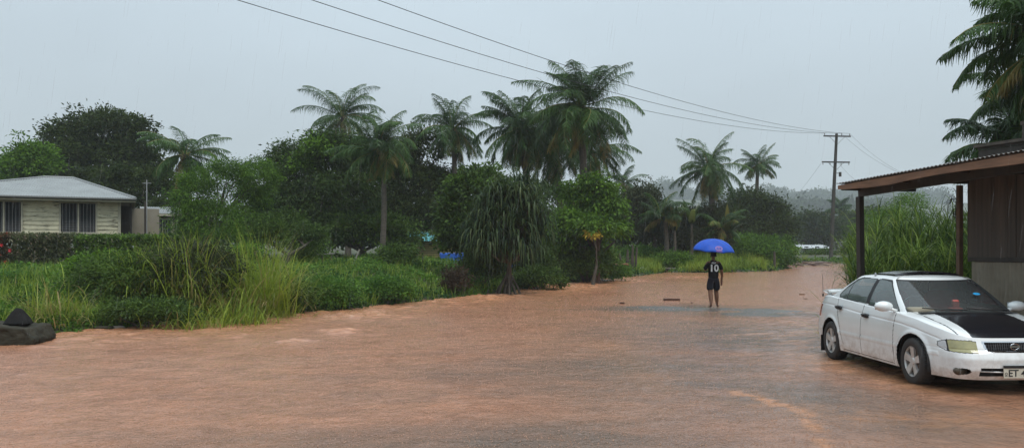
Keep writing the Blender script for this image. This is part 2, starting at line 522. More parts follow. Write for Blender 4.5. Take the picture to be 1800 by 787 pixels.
x = np.arange(-12, 10.5, 0.1); y = np.arange(-4, 60, 0.12)
gx, gy = np.meshgrid(x, y); gx = gx.ravel(); gy = gy.ravel()
b = MB()
idx = np.arange(len(gx)).reshape(-1, len(x))
q = np.stack([idx[:-1, :-1].ravel(), idx[:-1, 1:].ravel(), idx[1:, 1:].ravel(), idx[1:, :-1].ravel()], 1)
rs = land_sd(gx, gy)
q = q[rs[q].max(1) < -0.6]
b.add(np.stack([gx, gy, road_z(gx, gy)], 1), q)
M_asph = mat('wet_asphalt', (0.15, 0.125, 0.105), rough=0.22, scale=4, col2=(0.06, 0.052, 0.047), bump=0.9, bscale=28, contrast=0.7)
road = b.build('road', M_asph, smooth=True)
tag(road, 'wet asphalt road surface showing through the flood', kind='structure')
# ------------------------------------------------------------------ plants: builders
M_bark = mat('bark', (0.10, 0.085, 0.065), rough=0.9, scale=8, col2=(0.035, 0.03, 0.024), stretch=(1, 1, .3), bump=0.6, bscale=12)
M_palmbark = mat('palm_bark', (0.13, 0.11, 0.085), rough=0.9, scale=5, col2=(0.05, 0.042, 0.034), stretch=(1, 1, 6), bump=0.5, bscale=6)
LM = {
 'dark': leafmat('leaf_dark', (0.006, 0.014, 0.005), (0.0736, 0.1127, 0.0235), (0.10, 0.17, 0.035)),
 'mango': leafmat('leaf_mango', (0.008, 0.020, 0.007), (0.0883, 0.1552, 0.0293), (0.16, 0.30, 0.045)),
 'bright': leafmat('leaf_bright', (0.012, 0.04, 0.009), (0.1766, 0.3335, 0.0313), (0.22, 0.42, 0.05)),
 'mid': leafmat('leaf_mid', (0.010, 0.028, 0.009), (0.1229, 0.21, 0.0347), (0.16, 0.28, 0.05)),
 'olive': leafmat('leaf_olive', (0.028, 0.040, 0.016), (0.075, 0.095, 0.04), (0.14, 0.12, 0.05)),
 'palm': leafmat('leaf_palm', (0.008, 0.026, 0.007), (0.066, 0.15, 0.024), (0.26, 0.20, 0.055), rough=0.42, trans=0.3, spec=0.4),
 'pandan': leafmat('leaf_pandanus', (0.008, 0.026, 0.010), (0.064, 0.11, 0.0289), (0.12, 0.15, 0.06), rough=0.42, spec=0.35),
 'grass': leafmat('leaf_grass', (0.05, 0.12, 0.018), (0.2944, 0.38, 0.0467), (0.30, 0.24, 0.10), rough=0.45),
 'cover': leafmat('leaf_cover', (0.02, 0.07, 0.014), (0.1252, 0.253, 0.0293), (0.22, 0.34, 0.07)),
 'reed': leafmat('leaf_reed', (0.02, 0.055, 0.014), (0.1536, 0.24, 0.034), (0.30, 0.34, 0.10)),
 'croton': leafmat('leaf_croton', (0.035, 0.045, 0.02), (0.12, 0.14, 0.06), (0.42, 0.33, 0.24)),
 'banana': leafmat('leaf_banana', (0.02, 0.05, 0.018), (0.0896, 0.14, 0.034), (0.25, 0.22, 0.06), rough=0.35),
}

def unit(v):
    return v / (np.linalg.norm(v, axis=1, keepdims=True) + 1e-9)

def leaves(b, Pn, D, L, W, rng, tint, m=0, fold=0.15):
    """oval leaves: a kite of two triangles pairs folded along the midrib"""
    n = len(Pn)
    D = unit(D); rnd = unit(rng.normal(size=(n, 3)))
    S = unit(np.cross(D, rnd)); N = np.cross(S, D)
    L = np.broadcast_to(L, (n,))[:, None]; W = np.broadcast_to(W, (n,))[:, None]
    base = Pn; tip = Pn + D * L; mid = Pn + D * L * 0.45
    a = mid + S * W * 0.5 + N * W * fold; c = mid - S * W * 0.5 + N * W * fold
    V = np.stack([base, a, tip, c], 1).reshape(-1, 3)
    i = np.arange(n)[:, None] * 4
    b.add(V, i + np.array([[0, 1, 2, 3]]), m, tint)

def blades(b, base, az, L, W, lean, rng, tint, seg=4, m=0, droop=1.5):
    """curved grass blades, each a tapering strip bending over under its own weight"""
    n = len(base)
    L = np.broadcast_to(L, (n,)); lean = np.broadcast_to(lean, (n,)); W = np.broadcast_to(W, (n,))
    hd = np.stack([np.cos(az), np.sin(az), 0 * az], 1)
    sd_ = np.stack([-np.sin(az), np.cos(az), 0 * az], 1)
    p = base.copy(); rows = []
    for k in range(seg + 1):
        t = k / seg
        w = W * (1 - t) ** 0.7 * (0.6 + 1.2 * min(t * 3, 0.4)) + 0.0006
        rows.append(np.stack([p + sd_ * w[:, None] / 2, p - sd_ * w[:, None] / 2], 1))
        ang = lean + droop * lean * t * t * 2.0
        ang = np.minimum(ang, 2.95)
        stp = L / seg
        p = p + hd * (np.sin(ang) * stp)[:, None] + np.array([0, 0, 1.0]) * (np.cos(ang) * stp)[:, None]
    V = np.stack(rows, 1).reshape(-1, 3)   # n, seg+1, 2
    i = np.arange(n)[:, None] * (seg + 1) * 2
    F_ = [];
    for k in range(seg):
        F_.append(i + np.array([[k * 2, k * 2 + 1, k * 2 + 3, k * 2 + 2]]))
    b.add(V, np.concatenate(F_), m, np.tile(tint, seg) if hasattr(tint, '__len__') else tint)

def leafy(name, parent, lobes, nclump, per, lsize, mats, seed, clump=0.5, droop=0.25, tintlo=0.05, tinthi=0.75, aspect=0.5, shell=0.55, toplight=0.0):
    """crown of leaf clumps over ellipsoid lobes [(centre, radii)], one mesh"""
    rng = np.random.default_rng(seed)
    lobes = [(np.array(c, float), np.array(r, float)) for c, r in lobes]
    wts = np.array([(r[0] * r[1] * r[2]) ** (2 / 3) for _, r in lobes]); wts /= wts.sum()
    which = rng.choice(len(lobes), nclump, p=wts)
    d = unit(rng.normal(size=(nclump, 3)))
    d[:, 2] = np.where(d[:, 2] < -0.55, -d[:, 2], d[:, 2])
    rr = shell + (1 - shell) * rng.random(nclump) ** 0.6
    rr *= 1 + 0.16 * rng.normal(size=nclump) * (rng.random(nclump) < 0.5)
    C = np.array([lobes[w][0] for w in which]) + d * rr[:, None] * np.array([lobes[w][1] for w in which])
    ctint = rng.random(nclump) ** 1.05
    cs = clump * (0.6 + 0.8 * rng.random(nclump))
    ci = np.repeat(np.arange(nclump), per)
    off = rng.normal(size=(len(ci), 3)) * np.array([1, 1, 0.62])
    pos = C[ci] + off * cs[ci][:, None] * 0.55
    D = unit(off) * 0.7 + unit(rng.normal(size=off.shape)) * 0.6 + d[ci] * 0.3
    D[:, 2] -= droop
    tint = tintlo + (tinthi - tintlo) * np.clip(0.72 * ctint[ci] + 0.28 * rng.random(len(ci)), 0, 1)
    L = lsize * (0.6 + 0.8 * rng.random(len(ci)))
    b = MB()
    leaves(b, pos, D, L, L * aspect, rng, tint)
    return b.build(name, mats, parent)

def make_tree(name, label, cat, base, lobes, nclump, per, lsize, m, seed, group=None, trunk_r=0.16, bark=None, **kw):
    """lobes relative to world; trunk forks to the lobes"""
    base = Vector(base)
    t = empty(name, base, label, cat, group)
    rng = np.random.default_rng(seed + 1000)
    rel = [((c[0] - base.x, c[1] - base.y, c[2] - base.z), r) for c, r in lobes]
    tb = MB()
    cz = sum(c[2] for c, _ in rel) / len(rel)
    fork = Vector((float(rng.normal() * .15), float(rng.normal() * .15), max(0.6, cz * 0.42)))
    tb.tube([(0, 0, -0.25), (fork.x * .5, fork.y * .5, fork.z * .5), fork], [trunk_r * 1.25, trunk_r, trunk_r * .85], 9)
    for c, r in rel:
        e = Vector(c)
        mid = fork.lerp(e, 0.5) + Vector((float(rng.normal() * .2), float(rng.normal() * .2), 0.1))
        tb.tube([fork, mid, e], [trunk_r * .6, trunk_r * .4, trunk_r * .12], 6)
        for k in range(3):
            dd = Vector(rng.normal(size=3)); dd.normalize(); dd.z = abs(dd.z) * .6
            e2 = e + Vector((dd.x * r[0], dd.y * r[1], dd.z * r[2])) * 0.75
            tb.tube([mid, mid.lerp(e2, .55) + Vector((0, 0, .12)), e2], [trunk_r * .25, trunk_r * .16, trunk_r * .05], 5)
    tb.build('trunk', bark or M_bark, t)
    leafy('crown', t, rel, nclump, per, lsize, m, seed, **kw)
    return t

def make_palm(label, base, top, fl, seed, nf=24, trunk_r=0.16, wind=(0.0, 0.0), group='coconut palms along the flooded road', droopmin=-62, upmax=78, leaflen=1.15, density=84, old=0.25, coconuts=True, name='coconut_palm', width=0.027):
    """trunk from base to top, crown of arching fronds each with two rows of leaflets"""
    rng = np.random.default_rng(seed)
    base = Vector(base); top = Vector(top)
    t = empty(name, base, label, 'palm tree', group); tilt = Matrix.Rotation(rng.normal() * .16, 3, 'X') @ Matrix.Rotation(rng.normal() * .16, 3, 'Y'); wind = (wind[0] + rng.normal() * .06, wind[1])
    h = top - base
    tb = MB()
    bend = Vector((h.y * 0.04 + 0.15, -h.x * 0.1, 0))
    pts = []; rad = []
    n = 26
    for i in range(n + 1):
        s_ = i / n
        pts.append(h * s_ + bend * math.sin(s_ * math.pi) * 0.8 + Vector((0, 0, -0.3 * (1 - s_))))
        rad.append(trunk_r * (1.25 - 0.45 * s_ + 0.35 * math.exp(-s_ * 12)) * (1 + 0.05 * (i % 2)))
    tb.tube(pts, rad, 10)
    tb.build('trunk', M_palmbark, t)
    b = MB()
    SEG = 12
    for k in range(nf):
        f = (k + 0.5) / nf                     # 0 young and upright, 1 old and hanging
        el = R(upmax + (droopmin - upmax) * f ** 1.1 + rng.normal() * 9)
        az = k * 2.39996 + rng.normal() * 0.4
        Lf = fl * (0.72 + 0.35 * math.sin(math.pi * min(1, 0.25 + f * 0.8))) * (0.78 + 0.32 * rng.random())
        curve = R(30 + 45 * rng.random() + 45 * min(f, .5)) * (1.0 if f < 0.7 else 0.7); twist = rng.normal() * .35
        d = Vector((math.cos(az) * math.cos(el), math.sin(az) * math.cos(el), math.sin(el)))
        hz = Vector((math.cos(az), math.sin(az), 0))
        pts = [Vector(h) + hz * 0.06]; tang = []
        e_ = el
        for i in range(SEG):
            tt = (i + 0.5) / SEG
            e_ = max(e_ - curve / SEG * (0.12 + 1.85 * tt), R(-86))
            dv = Vector((hz.x * math.cos(e_), hz.y * math.cos(e_), math.sin(e_)))
            dv += Vector((wind[0], wind[1], 0)) * tt * 0.9 + Vector((-hz.y, hz.x, 0)) * (twist * tt * tt)
            dv.normalize(); dv = tilt @ dv if i < 3 else dv; tang.append(dv)
            pts.append(pts[-1] + dv * (Lf / SEG))
        tang.append(tang[-1])
        tint = 0.25 + 0.4 * rng.random()
        if f > 1 - old: tint = 0.55 + 0.45 * rng.random()
        if f > 1 - old * 0.35: tint = 0.9 + 0.1 * rng.random()
        b.tube(pts, [0.035 * (1 - 0.8 * i / SEG) for i in range(SEG + 1)], 4, tint=min(1, tint + 0.3), cap=False)
        nl = density
        ts = 0.14 + 0.86 * (np.arange(nl) + 0.5) / nl
        ps = np.array([tuple(q) for q in pts]); tg = np.array([tuple(q) for q in tang])
        x_ = ts * SEG; i0 = np.minimum(x_.astype(int), SEG - 1); fr = (x_ - i0)[:, None]
        pp = ps[i0] * (1 - fr) + ps[i0 + 1] * fr
        tt = unit(tg[i0] * (1 - fr) + tg[np.minimum(i0 + 1, SEG)] * fr)
        side = unit(np.cross(tt, np.array([0, 0, 1.0]) + 0 * tt))
        ll = (0.72 + 0.4 * rng.random(nl)) * leaflen * (np.sin(np.pi * np.clip(0.18 + 0.78 * ts, 0, 1)) ** 0.7) * fl / 4.0
        for sg in (-1, 1):
            dr = 0.15 + 1.15 * rng.random(nl) + 0.25 * f
            D1 = unit(side * sg + tt * 0.55 + np.array([wind[0], wind[1], 0]) * 0.5 + np.array([0, 0, -1.0]) * (dr * 0.55)[:, None])
            D2 = unit(D1 * 0.7 + np.array([0, 0, -1.0]) * (dr * 1.7)[:, None] + rng.normal(size=(nl, 3)) * .26)
            l = (ll * (0.8 + 0.35 * rng.random(nl)))[:, None]
            w = width * (0.8 + 0.4 * rng.random(nl))[:, None]
            wd = unit(np.cross(D1, side * 0.4 + np.array([0, 0, 1.0]) + rng.normal(size=(nl, 3)) * .5))
            p1 = pp + D1 * l * 0.5; p2 = p1 + D2 * l * 0.5
            V = np.stack([pp - wd * w * .35, pp + wd * w * .35, p1 - wd * w * .5, p1 + wd * w * .5, p2 - wd * w * 0.06, p2 + wd * w * 0.06], 1).reshape(-1, 3)
            i = np.arange(nl)[:, None] * 6
            tn = np.clip(tint + rng.normal(size=nl) * 0.08, 0, 1)
            b.add(V, np.concatenate([i + np.array([[0, 1, 3, 2]]), i + np.array([[2, 3, 5, 4]])]), 0, np.tile(tn, 2))
    b.build('crown', LM['palm'], t)
    if coconuts:
        for k in range(5):
            a = rng.random() * 6.28
            cb = MB(); cb.ico((h.x + math.cos(a) * .26, h.y + math.sin(a) * .26, h.z - .2 - .15 * rng.random()), (.12, .12, .15), k, 0.03, nu=10, nv=7)
            cb.build('coconut', M_coco, t, smooth=True)
    return t
M_coco = mat('coconut_husk', (0.17, 0.16, 0.05), rough=0.5, col2=(0.10, 0.08, 0.03))
# ------------------------------------------------------------------ trees and palms of this place
def lz(x, y):
    return float(land_z(np.array([x]), np.array([y]))[0])

def lb(px, py, Y, rx, rz, dep=None, dY=0.0):
    """lobe centred at a picture position and depth, radii given in pixels at that depth"""
    c = P(px, py, Y + dY)
    k = Y / F
    return ((c.x, c.y, c.z), (rx * k, dep or rx * k * 0.85, rz * k))

def tree_at(name, label, cat, px, Y, lobes, nclump, per, lsize, m, seed, **kw):
    x = PX(px, Y); y = Y
    return make_tree(name, label, cat, (x, y, lz(x, y)), lobes, nclump, per, lsize, m, seed, **kw)

GT = 'leafy trees behind the left bank'
tree_at('broadleaf_tree', 'broad dark domed tree rising behind the pale timber house', 'tree', 185, 60,
        [lb(180, 235, 60, 62, 36), lb(115, 250, 60, 40, 34), lb(235, 245, 60, 34, 42), lb(185, 285, 60, 85, 38), lb(110, 290, 58, 45, 34), lb(250, 300, 60, 38, 32)],
        620, 52, 0.24, LM['dark'], 11, group=GT, trunk_r=.4, clump=.62)
tree_at('bushy_tree', 'light green tree at the left shoulder of the broad dark tree', 'tree', 45, 52,
        [lb(55, 285, 52, 38, 32), lb(30, 310, 52, 30, 24)], 190, 50, 0.2, LM['bright'], 12, group=GT, clump=.5)
tree_at('bushy_tree', 'small dark tree at the far left edge behind the house roof', 'tree', 0, 66,
        [lb(0, 312, 66, 24, 34), lb(-40, 305, 66, 30, 36)], 120, 45, 0.24, LM['mango'], 13, group=GT, clump=.6)
tree_at('bushy_tree', 'feathery bright green tree right beside the timber house', 'tree', 375, 36,
        [lb(345, 350, 36, 46, 50), lb(400, 320, 37, 52, 40), lb(450, 318, 38, 38, 40), lb(375, 400, 36, 66, 50), lb(330, 395, 35.5, 30, 42), lb(440, 380, 38, 40, 60), lb(390, 430, 35.5, 60, 30), lb(335, 425, 35.5, 30, 30)],
        820, 62, 0.115, LM['bright'], 14, group=GT, clump=.34, aspect=.32, droop=.5, tinthi=.62)
tree_at('mango_tree', 'dark mango tree with pale new leaves on its left shoulder', 'tree', 540, 46,
        [lb(520, 300, 46, 52, 48), lb(570, 275, 46, 46, 46), lb(620, 290, 47, 44, 52), lb(505, 360, 45, 48, 46), lb(570, 355, 45, 55, 55), lb(630, 360, 46, 40, 55)],
        780, 58, 0.2, LM['mango'], 15, group=GT, trunk_r=.3, clump=.5, droop=.6, aspect=.34)
tree_at('mango_tree', 'dark mango tree between the two middle coconut palms', 'tree', 715, 50,
        [lb(690, 300, 50, 46, 44), lb(740, 262, 50, 34, 34), lb(725, 330, 50, 50, 50), lb(680, 365, 49, 40, 50), lb(765, 330, 51, 40, 40), lb(750, 385, 49, 40, 40)],
        620, 55, 0.2, LM['dark'], 16, group=GT, trunk_r=.28, clump=.5, droop=.6, aspect=.36)
tree_at('bushy_tree', 'bright sprig of young growth on top of the dark mango tree', 'tree', 552, 48,
        [lb(556, 262, 45, 24, 20), lb(530, 290, 45, 22, 18)], 60, 45, 0.17, LM['bright'], 17, group=GT, clump=.36, droop=.4, trunk_r=.12)
tree_at('bushy_tree', 'hazy mid green tree filling the gap behind the leaning palm', 'tree', 840, 70,
        [lb(830, 350, 70, 60, 50), lb(900, 370, 70, 60, 50), lb(790, 390, 68, 50, 44), lb(960, 360, 72, 50, 44)],
        420, 46, 0.3, LM['mid'], 18, group=GT, clump=.7, trunk_r=.25)
tree_at('bushy_tree', 'dark low tree under the palms left of the pandanus', 'tree', 640, 44,
        [lb(620, 410, 44, 45, 32), lb(690, 415, 44, 48, 34), lb(560, 415, 45, 40, 30)],
        330, 50, 0.17, LM['mid'], 19, group=GT, clump=.42)
tree_at('bushy_tree', 'rounded shrub tree standing behind the big grass clump', 'tree', 500, 36,
        [lb(470, 415, 36, 34, 30), lb(540, 425, 37, 30, 30), lb(510, 400, 38, 32, 24)],
        220, 50, 0.12, LM['mid'], 20, group=GT, clump=.36)
tree_at('broadleaf_tree', 'dark spreading tree right behind the house wing and aerial', 'tree', 270, 52,
        [lb(215, 330, 52, 50, 34), lb(280, 345, 52, 46, 44), lb(300, 390, 50, 40, 40), lb(150, 325, 54, 50, 28)], 420, 50, 0.2, LM['dark'], 33, group=GT, clump=.5, trunk_r=.25)
tree_at('bushy_tree', 'dark thicket tree closing the view left of the teal roof', 'tree', 640, 62,
        [lb(560, 400, 62, 60, 50), lb(660, 400, 62, 60, 50), lb(760, 410, 62, 60, 46), lb(480, 400, 60, 50, 50)], 620, 46, 0.28, LM['dark'], 34, group=GT, clump=.7, trunk_r=.25)
tree_at('bushy_tree', 'hazy thicket tree closing the view behind the pandanus', 'tree', 940, 75,
        [lb(880, 420, 75, 60, 40), lb(980, 425, 75, 60, 36), lb(1060, 425, 78, 50, 34)], 420, 44, 0.34, LM['mid'], 35, group=GT, clump=.8, trunk_r=.25)
tree_at('bushy_tree', 'low thicket tree behind the timber house at the left edge', 'tree', 0, 70,
        [lb(-20, 380, 70, 60, 60), lb(80, 350, 70, 60, 50), lb(160, 360, 70, 60, 60)], 420, 44, 0.3, LM['mango'], 36, group=GT, clump=.8, trunk_r=.25)
# near row on the bank
tree_at('broadleaf_tree', 'large leaved green tree directly left of the pandanus', 'tree', 812, 35,
        [lb(825, 345, 35, 38, 42), lb(800, 385, 35, 34, 38), lb(845, 320, 36, 30, 26), lb(830, 410, 34.5, 38, 34), lb(790, 425, 35, 22, 26)],
        330, 42, 0.17, LM['mango'], 21, group=GT, clump=.33, aspect=.62, tinthi=.95)
tree_at('papaya_tree', 'bright green tree with yellowing leaves right of the pandanus', 'tree', 1048, 41,
        [lb(1040, 325, 41, 22, 16), lb(1062, 338, 41.5, 20, 14), lb(1010, 385, 41, 36, 18), lb(1075, 368, 41, 24, 18), lb(978, 392, 42, 24, 18), lb(1050, 400, 40, 36, 18), lb(1088, 405, 41, 14, 20), lb(1035, 358, 41, 24, 14), lb(960, 415, 41, 26, 26), lb(1005, 345, 42, 20, 20), lb(990, 425, 41, 30, 20), lb(1040, 435, 42, 24, 14)],
        560, 40, 0.2, LM['bright'], 22, group=GT, clump=.36, aspect=.42, droop=.7, tinthi=.72, trunk_r=.12)
tree_at('papaya_tree', 'cluster of yellow leaves hanging under the bright green tree', 'tree', 1040, 39.2,
        [lb(1040, 412, 39.2, 9, 5)], 7, 20, 0.17, leafmat('leaf_yellow', (0.3, 0.22, 0.03), (0.55, 0.42, 0.05)), 23, clump=.2, droop=.7, trunk_r=.08)
tree_at('vine_covered_tree', 'brownish green vine covered tree right of the bright papaya', 'tree', 1135, 60,
        [lb(1130, 365, 60, 32, 36), lb(1120, 410, 60, 34, 34), lb(1150, 400, 60, 24, 34)], 330, 52, 0.2, LM['olive'], 24, group=GT, clump=.5, droop=.8)
tree_at('bushy_tree', 'grey green tree left of the vine covered tree', 'tree', 1080, 66,
        [lb(1075, 390, 66, 36, 44), lb(1030, 380, 68, 36, 36)], 200, 46, 0.26, LM['mid'], 25, group=GT, clump=.6)
# right hand group across the track
tree_at('bushy_tree', 'leafy shrub tree below the tall right palm', 'tree', 1225, 60,
        [lb(1205, 400, 60, 46, 32), lb(1250, 395, 60, 36, 34), lb(1180, 420, 59, 30, 26), lb(1235, 425, 59, 50, 24)],
        420, 48, 0.2, LM['olive'], 26, group=GT, clump=.48, aspect=.5)
tree_at('broadleaf_tree', 'dark dense tree between the right palm and the power pole', 'tree', 1330, 78,
        [lb(1315, 368, 78, 40, 32), lb(1355, 380, 78, 32, 30), lb(1300, 400, 77, 40, 34), lb(1360, 405, 77, 34, 26)],
        480, 48, 0.26, LM['dark'], 27, group=GT, clump=.7, trunk_r=.3)
tree_at('broadleaf_tree', 'hazy grey green tree behind and left of the power pole', 'tree', 1425, 130,
        [lb(1425, 400, 130, 40, 26), lb(1400, 415, 130, 36, 24), lb(1455, 412, 130, 28, 24)], 300, 42, 0.42, LM['dark'], 28, group=GT, clump=1.1, trunk_r=.4)
tree_at('broadleaf_tree', 'hazy grey green tree just right of the power pole', 'tree', 1510, 140,
        [lb(1500, 405, 140, 34, 30), lb(1545, 400, 140, 40, 32)], 260, 42, 0.45, LM['dark'], 29, group=GT, clump=1.2, trunk_r=.4)
tree_at('bushy_tree', 'pale feathery tree behind the verandah post', 'tree', 1510, 48,
        [lb(1530, 420, 50, 34, 36), lb(1560, 395, 52, 34, 30), lb(1600, 375, 54, 34, 36)], 260, 42, 0.15, LM['bright'], 30, group=GT, clump=.45, droop=.5, aspect=.3)
tree_at('bushy_tree', 'small rounded bush beside the foot of the power pole', 'bush', 1500, 68,
        [lb(1502, 438, 68, 18, 15), lb(1525, 442, 67, 16, 14)], 120, 42, 0.18, LM['mid'], 31, group=GT, clump=.4)
tree_at('bushy_tree', 'pale bush on the grassy mound right of the walker', 'bush', 1350, 62,
        [lb(1330, 432, 62, 44, 16), lb(1372, 436, 62, 28, 18), lb(1300, 428, 64, 30, 14)], 300, 44, 0.15, LM['bright'], 32, group=GT, clump=.42, tinthi=.7)

# far tree line on the hills, each crown its own
rngh = np.random.default_rng(77)
far_specs = [(1150, 340, 26), (1178, 334, 24), (1200, 345, 20), (1345, 345, 26), (1368, 350, 26), (1392, 356, 22), (1420, 352, 20), (1442, 350, 24), (1470, 352, 26), (1500, 350, 26), (1528, 346, 28), (1560, 350, 28), (1230, 355, 24), (1120, 352, 26), (1090, 355, 26), (1268, 360, 26), (1300, 362, 28), (1410, 372, 24), (1450, 378, 26), (1490, 376, 26), (1380, 378, 24), (1540, 376, 30), (1600, 352, 30), (1640, 352, 30)]
hill_looks = ['round', 'flat topped', 'tall', 'ragged', 'leaning', 'broad']
for i, (px, py, r) in enumerate(far_specs):
    Y = (1000 if py < 358 else 620) + rngh.uniform(-25, 25)
    x = PX(px, Y)
    top = PZ(py - r * .6, Y)
    g0 = lz(x, Y)
    hh = max(top - g0, 5)
    c = (x, Y, g0 + hh * .6)
    make_tree('hillside_tree', 'faint hazy tree crown on the wooded hill beyond the village', 'tree', (x, Y, g0),
              [((x, Y, g0 + hh * .62), (r * Y / F, r * Y / F * .8, hh * .42)), ((x + 3 * rngh.normal(), Y, g0 + hh * .4), (r * Y / F * 1.1, r * Y / F * .8, hh * .4))],
              90, 26, 3.2, LM['dark'], 200 + i, group='hazy trees on the far hill', trunk_r=.6, clump=5.5)

# coconut palms: (label, trunk px, crown px, crown py, Y, frond metres, seed, extra)
def palm_at(label, bpx, cpx, cpy, Y, fpx, seed, **kw):
    x = PX(bpx, Y); g = lz(x, Y)
    return make_palm(label, (x, Y, g), tuple(P(cpx, cpy, Y)), fpx * Y / F, seed, **kw)

palm_at('coconut palm with fraying fronds left of the feathery tree', 330, 325, 272, 46, 81, 1, nf=29, wind=(.15, 0), trunk_r=.17)
palm_at('coconut palm highest over the dark mango tree', 612, 602, 205, 60, 81, 2, nf=28, wind=(-.12, 0), droopmin=-45)
palm_at('coconut palm in front of the mango trees, thin trunk bare to the grass', 670, 672, 256, 42, 91, 3, nf=35, droopmin=-72, old=.35, trunk_r=.13)
palm_at('coconut palm with spidery crown between the mango and the palm cluster', 797, 796, 226, 50, 81, 4, nf=35, droopmin=-75, wind=(-.05, 0))
palm_at('shaggy coconut palm left in the central cluster', 930, 918, 224, 46, 95, 5, nf=48, droopmin=-80, wind=(-.1, 0), trunk_r=.22, density=92)
palm_at('tallest coconut palm, towering over the central cluster', 1026, 1020, 188, 43, 117, 6, nf=54, droopmin=-78, wind=(-.05, 0), trunk_r=.2, density=96)
palm_at('coconut palm half hidden behind the tallest one', 990, 972, 246, 50, 104, 7, nf=43, droopmin=-82, trunk_r=.18)
palm_at('drooping coconut palm low behind the tallest one', 1010, 1040, 270, 52, 83, 8, nf=29, droopmin=-80, trunk_r=.16)
palm_at('distant small coconut palm right of the central cluster', 1098, 1096, 322, 90, 43, 9, nf=20, droopmin=-30)
palm_at('coconut palm with full crown behind the blue umbrella', 1250, 1248, 296, 60, 76, 10, nf=40, droopmin=-82, trunk_r=.22)
palm_at('slim coconut palm right of the full crowned one', 1318, 1332, 290, 85, 46, 11, nf=27, droopmin=-38, old=.1, trunk_r=.2)
palm_at('faint distant coconut palm just behind the power pole', 1478, 1476, 368, 150, 33, 12, nf=19, droopmin=-35, trunk_r=.25, width=.12)
palm_at('young coconut palm in the shrubs left of the umbrella', 1170, 1168, 380, 57, 56, 13, nf=19, droopmin=-10, trunk_r=.15, coconuts=False)
palm_at('low yellowing coconut palm at the foot of the full crowned one', 1262, 1268, 400, 58, 51, 14, nf=18, droopmin=-30, old=.6, coconuts=False)
palm_at('overhanging coconut palm above the shed, cut by the frame edge', 1866, 1866, 58, 17.5, 184, 15, nf=63, droopmin=-70, leaflen=1.25, density=120, trunk_r=.2, width=.024, group='coconut palms behind the shed')
palm_at('ragged coconut palm at the frame edge between the two bigger crowns', 1842, 1838, 168, 20.5, 150, 18, nf=34, droopmin=-75, leaflen=1.3, density=120, trunk_r=.18, coconuts=False, width=.028, group='coconut palms behind the shed')
palm_at('lower coconut palm whose fronds brush the shed roof', 1788, 1788, 266, 19.5, 148, 16, nf=29, droopmin=-45, leaflen=1.25, density=110, trunk_r=.18, coconuts=False, width=.024, group='coconut palms behind the shed')
palm_at('distant coconut palm crown over the left dark tree row', 20, 70, 300, 75, 46, 17, nf=21)

# pandanus: prop roots, forked stem, heads of long hanging straps
def make_pandanus():
    Y = 32.5; bx = PX(893, Y); g = lz(bx, Y)
    t = empty('pandanus_tree', (bx, Y, g), 'pandanus tree with long hanging strap leaves and prop roots at the water edge', 'tree')
    rng = np.random.default_rng(5)
    k = Y / F
    heads = [(872, 432, 1), (858, 440, 1), (918, 438, 1), (846, 428, 1), (938, 434, 1), (902, 442, 1), (912, 330, 1), (890, 345, 1), (850, 362, 1), (930, 362, 1), (880, 385, 1), (915, 392, 1), (870, 348, 1), (945, 390, 1), (840, 392, 1), (910, 350, 1), (895, 365, 1), (860, 385, 1), (935, 378, 1), (905, 410, 1), (868, 412, 1), (925, 335, 1), (850, 420, 1), (930, 420, 1), (836, 408, 1), (948, 412, 1), (900, 425, 1)]
    tb = MB()
    fork = Vector((0.05, 0, (505 - 440) * k))
    tb.tube([(0, 0, 0.1), (0.03, 0, .7), fork], [.13, .11, .10], 9)
    b = MB()
    for i, (px, py, s_) in enumerate(heads):
        c = P(px, py, Y + rng.uniform(-.9, .9)) - Vector((bx, Y, g))
        tb.tube([fork, fork.lerp(c, .5) + Vector((0, 0, -.15)), c], [.08, .06, .05], 7)
        n = 92
        az = rng.random(n) * 6.283
        pos = np.tile(np.array(tuple(c)), (n, 1)) + rng.normal(size=(n, 3)) * .1
        blades(b, pos, az, rng.uniform(.7, 1.75, n), rng.uniform(.05, .08, n), rng.uniform(.35, 1.4, n), rng, np.clip(rng.random(n), 0, .9), seg=8, droop=2.6)
    tb.build('trunk', M_bark, t)
    for i in range(13):
        a = i / 13 * 6.283
        rb = MB(); r_ = rng.uniform(.45, .85)
        rb.tube([(0.02, 0, rng.uniform(.7, 1.25)), (math.cos(a) * r_ * .55, math.sin(a) * r_ * .55, .45), (math.cos(a) * r_, math.sin(a) * r_, -.35)], [.035, .035, .03], 6)
        rb.build('prop_root', M_bark, t)
    b.build('crown', LM['pandan'], t)
make_pandanus()

# banana plants among the right shrubs
def make_banana(px, py, Y, hpx, seed, label):
    x = PX(px, Y); g = lz(x, Y)
    t = empty('banana_plant', (x, Y, g), label, 'banana plant', 'banana plants in the shrubs')
    rng = np.random.default_rng(seed)
    top = PZ(py, Y) - g
    s_ = MB(); s_.tube([(0, 0, -.2), (0.05, 0, top * .5), (0.02, 0, top * .8)], [.14, .11, .06], 8); s_.build('trunk', M_palmbark, t)
    b = MB(); n = 11
    blades(b, np.tile(np.array([0.02, 0, top * .75]), (n, 1)), rng.random(n) * 6.283, rng.uniform(1.5, 2.4, n), rng.uniform(.4, .55, n), rng.uniform(.2, .8, n), rng, rng.random(n), seg=7, droop=1.2)
    b.build('crown', LM['banana'], t)
for i, (px, py, lab) in enumerate([(1185, 385, 'banana plant leftmost in the shrub group'), (1215, 372, 'tall banana plant in the middle of the shrub group'), (1278, 400, 'banana plant with yellowed leaf beside the umbrella'), (1150, 398, 'short banana plant at the left end of the shrubs'), (1010, 360, 'banana plant behind the bright papaya tree')]):
    make_banana(px, py, 57 + i * .6, 60, 300 + i, lab)
